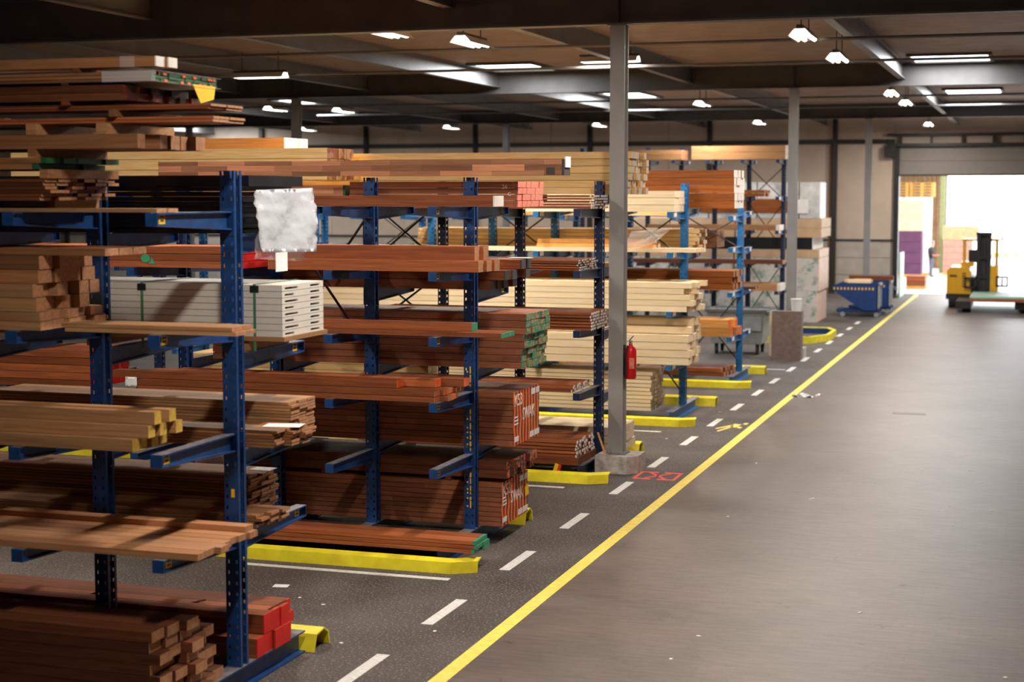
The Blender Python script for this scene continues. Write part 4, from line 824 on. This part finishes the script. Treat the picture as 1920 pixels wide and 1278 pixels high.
# grey wheeled dumpster
dxc, dyc = at(1388, 600, 41.5)[0], 41.6
t = thing('dumpster', 'grey wheeled steel dumpster between racks', 'dumpster', (dxc, dyc, 0))
m = MB()
lo_, hi_ = [(-0.68, -0.5), (0.62, -0.5), (0.62, 0.5), (-0.68, 0.5)], [(-0.78, -0.58), (0.72, -0.58), (0.72, 0.58), (-0.78, 0.58)]
def wallpart(nm, i, mat='galv'):
    j = (i+1) % 4; mm = MB(); th = 0.03
    a, b_, c, d_ = Vector((*lo_[i], 0.28)), Vector((*lo_[j], 0.28)), Vector((*hi_[j], 1.12)), Vector((*hi_[i], 1.12)); nn = (b_-a).cross(d_-a).normalized()*th
    mm.v += [tuple(q) for q in (a, b_, c, d_, a-nn, b_-nn, c-nn, d_-nn)]
    mm.f += [(0, 1, 2, 3), (7, 6, 5, 4), (0, 4, 5, 1), (1, 5, 6, 2), (2, 6, 7, 3), (3, 7, 4, 0)]; mm.m += [0]*6
    mm.build(nm, mat, t)
for i in range(4): wallpart('side_wall', i)
MB().box(-0.66, 0.6, -0.48, 0.48, 0.27, 0.30).build('bottom', 'galv', t)
MB().box(-0.82, 0.76, -0.62, -0.58, 1.08, 1.15).box(-0.82, 0.76, 0.58, 0.62, 1.08, 1.15).box(-0.82, -0.78, -0.58, 0.58, 1.08, 1.15).box(0.72, 0.76, -0.58, 0.58, 1.08, 1.15).build('rim', 'steel', t)
MB().box(-0.3, 0.62, -0.60, -0.58, 0.62, 0.98).build('front_plate', 'galv', t)
MB().prism([(-0.4, 1.0), (0.4, 1.0), (0.45, 1.1), (-0.45, 1.1)], 'x', 0.73, 0.82).build('lift_plate', 'galv', t)
for sx in (-0.55, 0.5):
    for sy in (-0.4, 0.4):
        w_ = MB().tube((sx-0.03, sy, 0.1), (sx+0.03, sy, 0.1), 0.1, 14).build('wheel', 'rubber', t); MB().box(sx-0.045, sx+0.045, sy-0.03, sy+0.03, 0.1, 0.28).build('castor_fork', 'black', w_)
# octagonal yellow guard on the floor around a low blue rail
t = thing('octagon_guard', 'yellow eight sided floor guard with blue inside', 'guard rail', (-6.35, 46.3, 0))
P = [(-1.2, -1.7), (0.4, -1.7), (0.8, -0.7), (0.8, 0.9), (0.5, 1.75), (-1.2, 1.75)]
for k in range(5):
    a, c = Vector((*P[k], 0)), Vector((*P[k+1], 0)); L_ = (c-a).length; an = math.atan2(c.y-a.y, c.x-a.x)
    MB().prism([(-0.02, 0), (0.08, 0), (0.08, 0.19), (-0.02, 0.19)], 'x', 0, L_).build('rail', 'yellow', t, a, (0, 0, an))
    MB().box(0.02, L_-0.02, 0.082, 0.10, 0.0, 0.16).build('inner_rail', 'navy', t, a, (0, 0, an))
# blue tipping skips
def skip(x, y, rz, label):
    t = thing('tipping_skip', label, 'skip', (x, y, 0), rz, 'blue tipping skips')
    side = [(-0.85, 1.02), (-0.85, 0.90), (-0.25, 0.5), (0.2, 0.22), (0.65, 0.22), (0.65, 1.12), (-0.6, 1.12)]
    for yy in (-0.5, 0.47): MB().prism(side, 'y', yy, yy+0.03).build('side_plate', 'navy', t)
    MB().prism([(0.62, 0.22), (0.65, 0.22), (0.65, 1.12), (0.62, 1.12)], 'y', -0.5, 0.5).build('back_plate', 'navy', t)
    MB().prism([(-0.85, 0.90), (-0.25, 0.5), (0.2, 0.22), (0.65, 0.22), (0.65, 0.25), (0.21, 0.25), (-0.23, 0.53), (-0.85, 0.94)], 'y', -0.47, 0.47).build('chute', 'navy', t)
    for k in range(12): MB().box(-0.8+k*0.115, -0.75+k*0.115, -0.505, -0.5, 0.9, 0.98).build('hazard_mark', 'label_yellow', t)
    MB().box(-0.62, 0.72, -0.4, -0.3, 0.14, 0.24).box(-0.62, 0.72, 0.3, 0.4, 0.14, 0.24).box(-0.7, -0.55, -0.42, 0.42, 0.14, 0.26).build('chassis', 'navy', t)
    for sx in (-0.5, 0.6):
        for sy in (-0.38, 0.38): MB().tube((sx, sy-0.03, 0.08), (sx, sy+0.03, 0.08), 0.08, 12).build('wheel', 'galv', t)
    MB().box(0.65, 0.70, -0.48, -0.3, 0.3, 1.1).box(0.65, 0.70, 0.3, 0.48, 0.3, 1.1).box(0.66, 0.72, -0.48, 0.48, 1.05, 1.12).build('handle_frame', 'galv', t)
    return t
skip(-5.75, 55.4, 0, 'near blue tipping skip filled with wood scraps'); skip(-5.55, 57.2, 0, 'second blue tipping skip behind the first')
for k, (a, c, l) in enumerate(((0.1, 0.75, 'pale'), (-0.1, 0.9, 'pine'), (0.2, 0.55, 'pine_orange'))):
    o = MB().box(-c/2, c/2, -0.15, 0.15, 0, 0.1).build('wood_offcut', l, None, (-5.75+a*0.3, 55.05+0.34*k, 1.13), (0.0, 0, 0)); tag(o, 'wood offcut lying in the near blue skip, %s one' % ('lowest', 'middle', 'top')[k], 'wood offcut', 'offcuts in the skip')
o = MB().box(-0.75, 0.75, -0.2, 0.2, 0, 0.14).build('wood_offcut', 'meranti', None, (-5.55, 57.3, 1.12)); tag(o, 'brown board lying over the second blue skip', 'wood offcut')
# pale green sheet on a dark trolley, by the door
t = thing('sheet_trolley', 'low dark trolley beside the doorway jamb', 'trolley', (-5.9, 65.6, 0))
MB().box(-0.9, 0.5, -0.5, 0.5, 0.3, 0.42).build('platform', 'black', t)
for sx in (-0.75, 0.35):
    for sy in (-0.4, 0.4): MB().tube((sx, sy-0.04, 0.15), (sx, sy+0.04, 0.15), 0.15, 12).build('wheel', 'rubber', t)
o = MB().box(-0.03, 0.03, -0.9, 0.9, 0, 1.75).build('green_sheet', 'greenboard', None, (-5.28, 66.5, 0.0)); tag(o, 'pale green board standing upright beside the doorway', 'board')

# ------------------------------------------------------------------ side loader truck carrying green boards
t = thing('side_loader', 'yellow side loading forklift truck with dark mast', 'forklift', (-2.3, 61.0, 0))
m = MB().prism([(-0.9, 0.5), (-0.05, 0.5), (-0.05, 1.3), (-0.2, 1.45), (-0.78, 1.45), (-0.9, 1.33)], 'y', -0.5, 1.6).build('engine_body', 'truck_yellow', t)
MB().box(-0.8, -0.55, -0.506, -0.5, 1.1, 1.18).build('badge_plate', 'print', m)
for k in range(6): MB().box(-0.36, -0.24, -0.508, -0.5, 0.75+0.09*k, 0.80+0.09*k).build('vent_slat', 'print', m)
MB().prism([(-0.92, 0.30), (0.95, 0.30), (0.95, 0.5), (-0.92, 0.5)], 'y', -0.48, 1.6).build('chassis', 'black', t)
MB().box(-0.45, 0.0, 0.1, 1.5, 1.45, 1.62).build('console', 'truck_yellow', t)
MB().box(0.60, 0.86, -0.4, 1.5, 0.5, 1.52).build('cab_body', 'truck_yellow', t)
MB().box(-0.05, 0.60, -0.2, 1.5, 0.5, 1.1).build('mast_well', 'black', t)
MB().box(0.14, 0.56, -0.1, 0.02, 0.35, 2.6).build('inner_mast', 'darkframe', t)
for sx in (0.10, 0.48): MB().box(sx, sx+0.13, -0.28, -0.1, 0.35, 2.68).build('mast_rail', 'black', t)
for z in (2.6, 1.75, 1.05): MB().box(0.08, 0.62, -0.3, -0.09, z, z+0.1).build('mast_crossbar', 'black', t)
for sx in (0.28, 0.38): MB().tube((sx, -0.18, 0.4), (sx, -0.18, 2.4), 0.03, 8).build('lift_chain', 'girder', t)
for (sx, sy) in ((-0.35, 0.1), (-0.35, 1.2), (0.78, 0.1), (0.78, 1.2)): MB().box(sx-0.04, sx+0.04, sy-0.04, sy+0.04, 1.45, 2.4).build('cab_post', 'truck_yellow', t)
MB().box(-0.42, 0.86, 0.02, 1.28, 2.38, 2.45).build('cab_roof', 'truck_yellow', t)
MB().box(-0.2, 0.08, 0.4, 0.9, 1.6, 2.05).build('seat', 'black', t)
MB().tube((0.5, -0.2, 2.45), (1.02, -0.22, 2.45), 0.025, 6).build('mirror_arm', 'truck_yellow', t); MB().box(0.95, 1.0, -0.3, -0.14, 2.45, 2.62).build('mirror', 'black', t)
for (sx, z0) in ((-0.08, 0.72), (1.0, 0.78)):
    MB().box(sx-0.2, sx+0.22, -0.66, -0.58, z0, z0+0.06).box(sx-0.2, sx+0.22, -0.66, -0.58, z0+0.32, z0+0.38).box(sx-0.2, sx-0.14, -0.66, -0.58, z0, z0+0.38).box(sx+0.16, sx+0.22, -0.66, -0.58, z0, z0+0.38).box(sx-0.02, sx+0.04, -0.60, -0.4, z0+0.02, z0+0.3).build('load_guard', 'black', t)
MB().box(-0.75, -0.3, -0.4, 0.2, 0.1, 0.31).build('wheel_arch', 'black', t)
for x_ in (-0.45, 1.5): MB().box(x_, x_+0.5, -3.0, -0.48, 0.14, 0.4).build('load_bed', 'black', t)
MB().box(0.95, 2.0, -0.48, 1.4, 0.25, 0.45).build('bed_frame', 'black', t)
for (wx_, wy_) in ((-0.68, -0.35), (-0.68, 1.2), (1.7, 1.1)):
    w_ = MB().tube((wx_-0.14, wy_, 0.25), (wx_+0.14, wy_, 0.25), 0.25, 20).build('wheel', 'rubber', t); MB().tube((wx_-0.145, wy_, 0.25), (wx_+0.145, wy_, 0.25), 0.12, 14).build('hub', 'girder', w_)
for (wx_, wy_) in ((0.0-0.1, -2.6), (1.85, -2.6)): MB().tube((wx_-0.14, wy_, 0.2), (wx_+0.14, wy_, 0.2), 0.2, 18).build('wheel', 'rubber', t)
x0l, x1l = at(1818, 560, 57.6)[0], 1.8
for k in range(3): tag(MB().box(x0l, x1l, 57.7, 60.4, 0.405+0.065*k, 0.405+0.065*(k+1)-0.003).build('green_board', ['meranti', 'oak', 'greenboard'][k]), ('brown board at bottom of the load on side loader', 'brown board in middle of the load on side loader', 'pale green board on top of side loader load')[k], 'board', 'boards carried by side loader')

# ------------------------------------------------------------------ yard outside
struct(MB().box(-14, -4.95, 92.0, 92.3, 0, 7).build('wall_yard', 'cladding'))
for k in range(36): o = MB().box(-14+0.25*k+0.01, -14+0.25*k+0.235, 91.95, 92.0, 0, 7).build('plank', 'cladding', bpy.data.objects['wall_yard'])
struct(MB().box(-14, -4.7, 70.5, 92.3, 6.6, 6.8).build('yard_canopy', 'cladding'))
struct(MB().box(-5.02, -4.78, 87.0, 87.25, 0, 6.6).build('canopy_post', 'postgreen'))
def block_pack(name, label, cat, x0, x1, y0, y1, z0, z1, layers, mat, pal=True):
    t = thing(name, label, cat, ((x0+x1)/2, (y0+y1)/2, z0)); w, d_ = (x1-x0)/2, (y1-y0)/2; zb = 0.14 if pal else 0; lh = (z1-z0-zb)/layers
    if pal: MB().box(-w, w, -d_, d_, 0.11, 0.135).box(-w, w, -d_, -d_+0.1, 0, 0.11).box(-w, w, d_-0.1, d_, 0, 0.11).build('pallet', 'palletwood', t)
    for k in range(layers): MB().box(-w, w, -d_, d_, zb+lh*k+0.006, zb+lh*(k+1)-0.006).build('layer', mat, t)
    return t
block_pack('purple_pack', 'purple wrapped pallet load outside the doorway', 'pallet load', -6.75, -5.58, 82.2, 83.4, -0.02, 2.25, 4, 'purple')
block_pack('cream_pack', 'cream cartons piled on the purple load outside', 'pallet load', -6.75, -5.5, 82.2, 83.4, 2.25, 3.75, 2, 'cream', False)
block_pack('white_pack', 'white wrapped load behind the purple pallet', 'pallet load', -6.6, -5.3, 84.0, 85.2, -0.02, 3.9, 3, 'white')
block_pack('pink_pack', 'pink brick pallet load behind yellow side loader', 'pallet load', -4.7, -3.3, 85.0, 86.2, -0.02, 1.75, 5, 'pinkpack')
block_pack('kraft_pack', 'kraft carton pack on top of pink pallet load', 'pallet load', -4.75, -3.0, 85.0, 86.2, 1.75, 2.45, 1, 'carton', False)
block_pack('plank_pack', 'low pack of brown planks on ground outside the doorway', 'pallet load', -5.5, -4.7, 72.0, 73.0, -0.02, 0.55, 4, 'meranti')
def pallet_mesh():
    m = MB()
    for y in (-0.5, -0.05, 0.4): m.box(-0.6, 0.6, y, y+0.1, 0, 0.02)
    for y in (-0.5, -0.05, 0.4):
        for x in (-0.6, -0.07, 0.46): m.box(x, x+0.14, y, y+0.1, 0.02, 0.11)
    for k in range(5): m.box(-0.6, 0.6, -0.5+0.2*k, -0.5+0.2*k+0.14, 0.11, 0.14)
    return m.mesh('pallet', 'palletwood')
pm = pallet_mesh()
for j, (x, n, z0) in enumerate(((-7.0, 5, 3.91), (-5.75, 5, 3.91))):
    for k in range(n): tag(link('pallet', pm, None, (x, 84.6, z0+0.145*k)), 'wooden pallet in %s high stack outside, %s from bottom' % (('left', 'right')[j], ORD[k]), 'pallet', 'pallets stacked outside')
block_pack('white_pack', 'white wrapped load carrying left pallet stack outside', 'pallet load', -7.9, -6.65, 84.0, 85.2, -0.02, 3.9, 3, 'white')
for k in range(6): tag(link('pallet', pm, None, (-4.7+1.3*(k % 3), 110.0, -0.02+0.145*(k//3))), 'pale pallet in far row in the yard, %s' % ORD[k], 'pallet', 'far pallets in the yard')
for k in range(4):
    x = 1.2+1.0*k-3.0; t = thing('trestle', 'small far trestle in the bright yard, %s from left' % ORD[k], 'trestle', (x, 108.0, -0.02), 0, 'trestles in the yard')
    for s in (-0.4, 0.4): MB().box(s-0.05, s+0.05, -0.05, 0.05, 0, 1.0).build('leg', 'palletwood', t)
    MB().box(-0.5, 0.5, -0.05, 0.05, 1.0, 1.1).build('top_rail', 'palletwood', t)
# person
def skin_mesh(name, verts, edges, mats, faces_mat=None):
    me = bpy.data.meshes.new(name); me.from_pydata([v[0] for v in verts], edges, [])
    o = bpy.data.objects.new(name, me); COL.objects.link(o)
    o.modifiers.new('skin', 'SKIN'); sub = o.modifiers.new('sub', 'SUBSURF'); sub.levels = 2; sub.render_levels = 2
    for i, v in enumerate(verts): me.skin_vertices[0].data[i].radius = (v[1], v[2] if len(v) > 2 else v[1])
    me.skin_vertices[0].data[0].use_root = True
    dg = bpy.context.evaluated_depsgraph_get(); dg.update()
    nm = bpy.data.meshes.new_from_object(o.evaluated_get(dg)); bpy.data.objects.remove(o)
    nm.name = name; nm.materials.clear()
    for k in mats: nm.materials.append(M[k])
    for p in nm.polygons:
        p.use_smooth = True
        if faces_mat: p.material_index = faces_mat(p.center)
    return nm
V = [((0, 0, 0.95), 0.17, 0.16), ((0, 0, 1.15), 0.17, 0.17), ((0, 0.01, 1.38), 0.19, 0.19), ((0.02, 0, 1.50), 0.06, 0.06), ((0.05, 0, 1.58), 0.07, 0.08), ((0.06, 0, 1.70), 0.085, 0.09),
     ((0, -0.10, 0.88), 0.09), ((0.02, -0.11, 0.50), 0.065), ((0, -0.11, 0.09), 0.045), ((0.15, -0.12, 0.03), 0.035),
     ((0, 0.10, 0.88), 0.09), ((-0.03, 0.11, 0.50), 0.065), ((-0.06, 0.11, 0.09), 0.045), ((0.09, 0.12, 0.03), 0.035),
     ((0.0, -0.22, 1.40), 0.065), ((-0.03, -0.25, 1.12), 0.05), ((0.22, -0.20, 1.08), 0.036), ((0.31, -0.18, 1.09), 0.03),
     ((0.0, 0.22, 1.40), 0.065), ((-0.03, 0.25, 1.12), 0.05), ((0.22, 0.20, 1.08), 0.036), ((0.31, 0.18, 1.09), 0.03)]
Ed = [(0, 1), (1, 2), (2, 3), (3, 4), (4, 5), (0, 6), (6, 7), (7, 8), (8, 9), (0, 10), (10, 11), (11, 12), (12, 13), (2, 14), (14, 15), (15, 16), (16, 17), (2, 18), (18, 19), (19, 20), (20, 21)]
def fm(c):
    if c.z > 1.49: return 0
    if c.x > 0.25 and c.z > 0.9: return 0
    if c.x > 0.17 and c.z > 0.9: return 3
    if c.z > 0.92: return 1
    return 2 if c.z > 0.08 else 4
pe = thing('person', 'person in black jacket and grey trousers standing by the pallets', 'person', (-5.12, 82.6, -0.02), -0.4)
link('body', skin_mesh('body', V, Ed, ['skin', 'jacket', 'trousers', 'end_orange', 'black'], fm), pe)
for s in (-1, 1):                                            # fingers
    for k in range(4): MB().tube((0.33, 0.19*s+(k-1.5)*0.014, 1.09), (0.40, 0.19*s+(k-1.5)*0.016-0.02*s, 1.07-0.004*k), 0.008, 6, 0, 0.006).build('finger', 'skin', pe)
    MB().tube((0.30, 0.17*s-0.02*s, 1.10), (0.35, 0.13*s, 1.13), 0.009, 6, 0, 0.007).build('thumb', 'skin', pe)
hm = MB(); n = 12
for j in range(5):
    a = j/4*PI*0.5
    hm.v += [(0.045+0.098*math.cos(a)*math.cos(2*PI*i/n), 0.098*math.cos(a)*math.sin(2*PI*i/n), 1.71+0.095*math.sin(a)) for i in range(n)]
for j in range(4): hm.f += [(j*n+i, j*n+(i+1) % n, (j+1)*n+(i+1) % n, (j+1)*n+i) for i in range(n)]; hm.m += [0]*n
smooth(hm.build('hair', 'wornsteel', pe)); MB().prism([(0.14, 1.66), (0.175, 1.63), (0.14, 1.62)], 'y', -0.015, 0.015).build('nose', 'skin', pe)
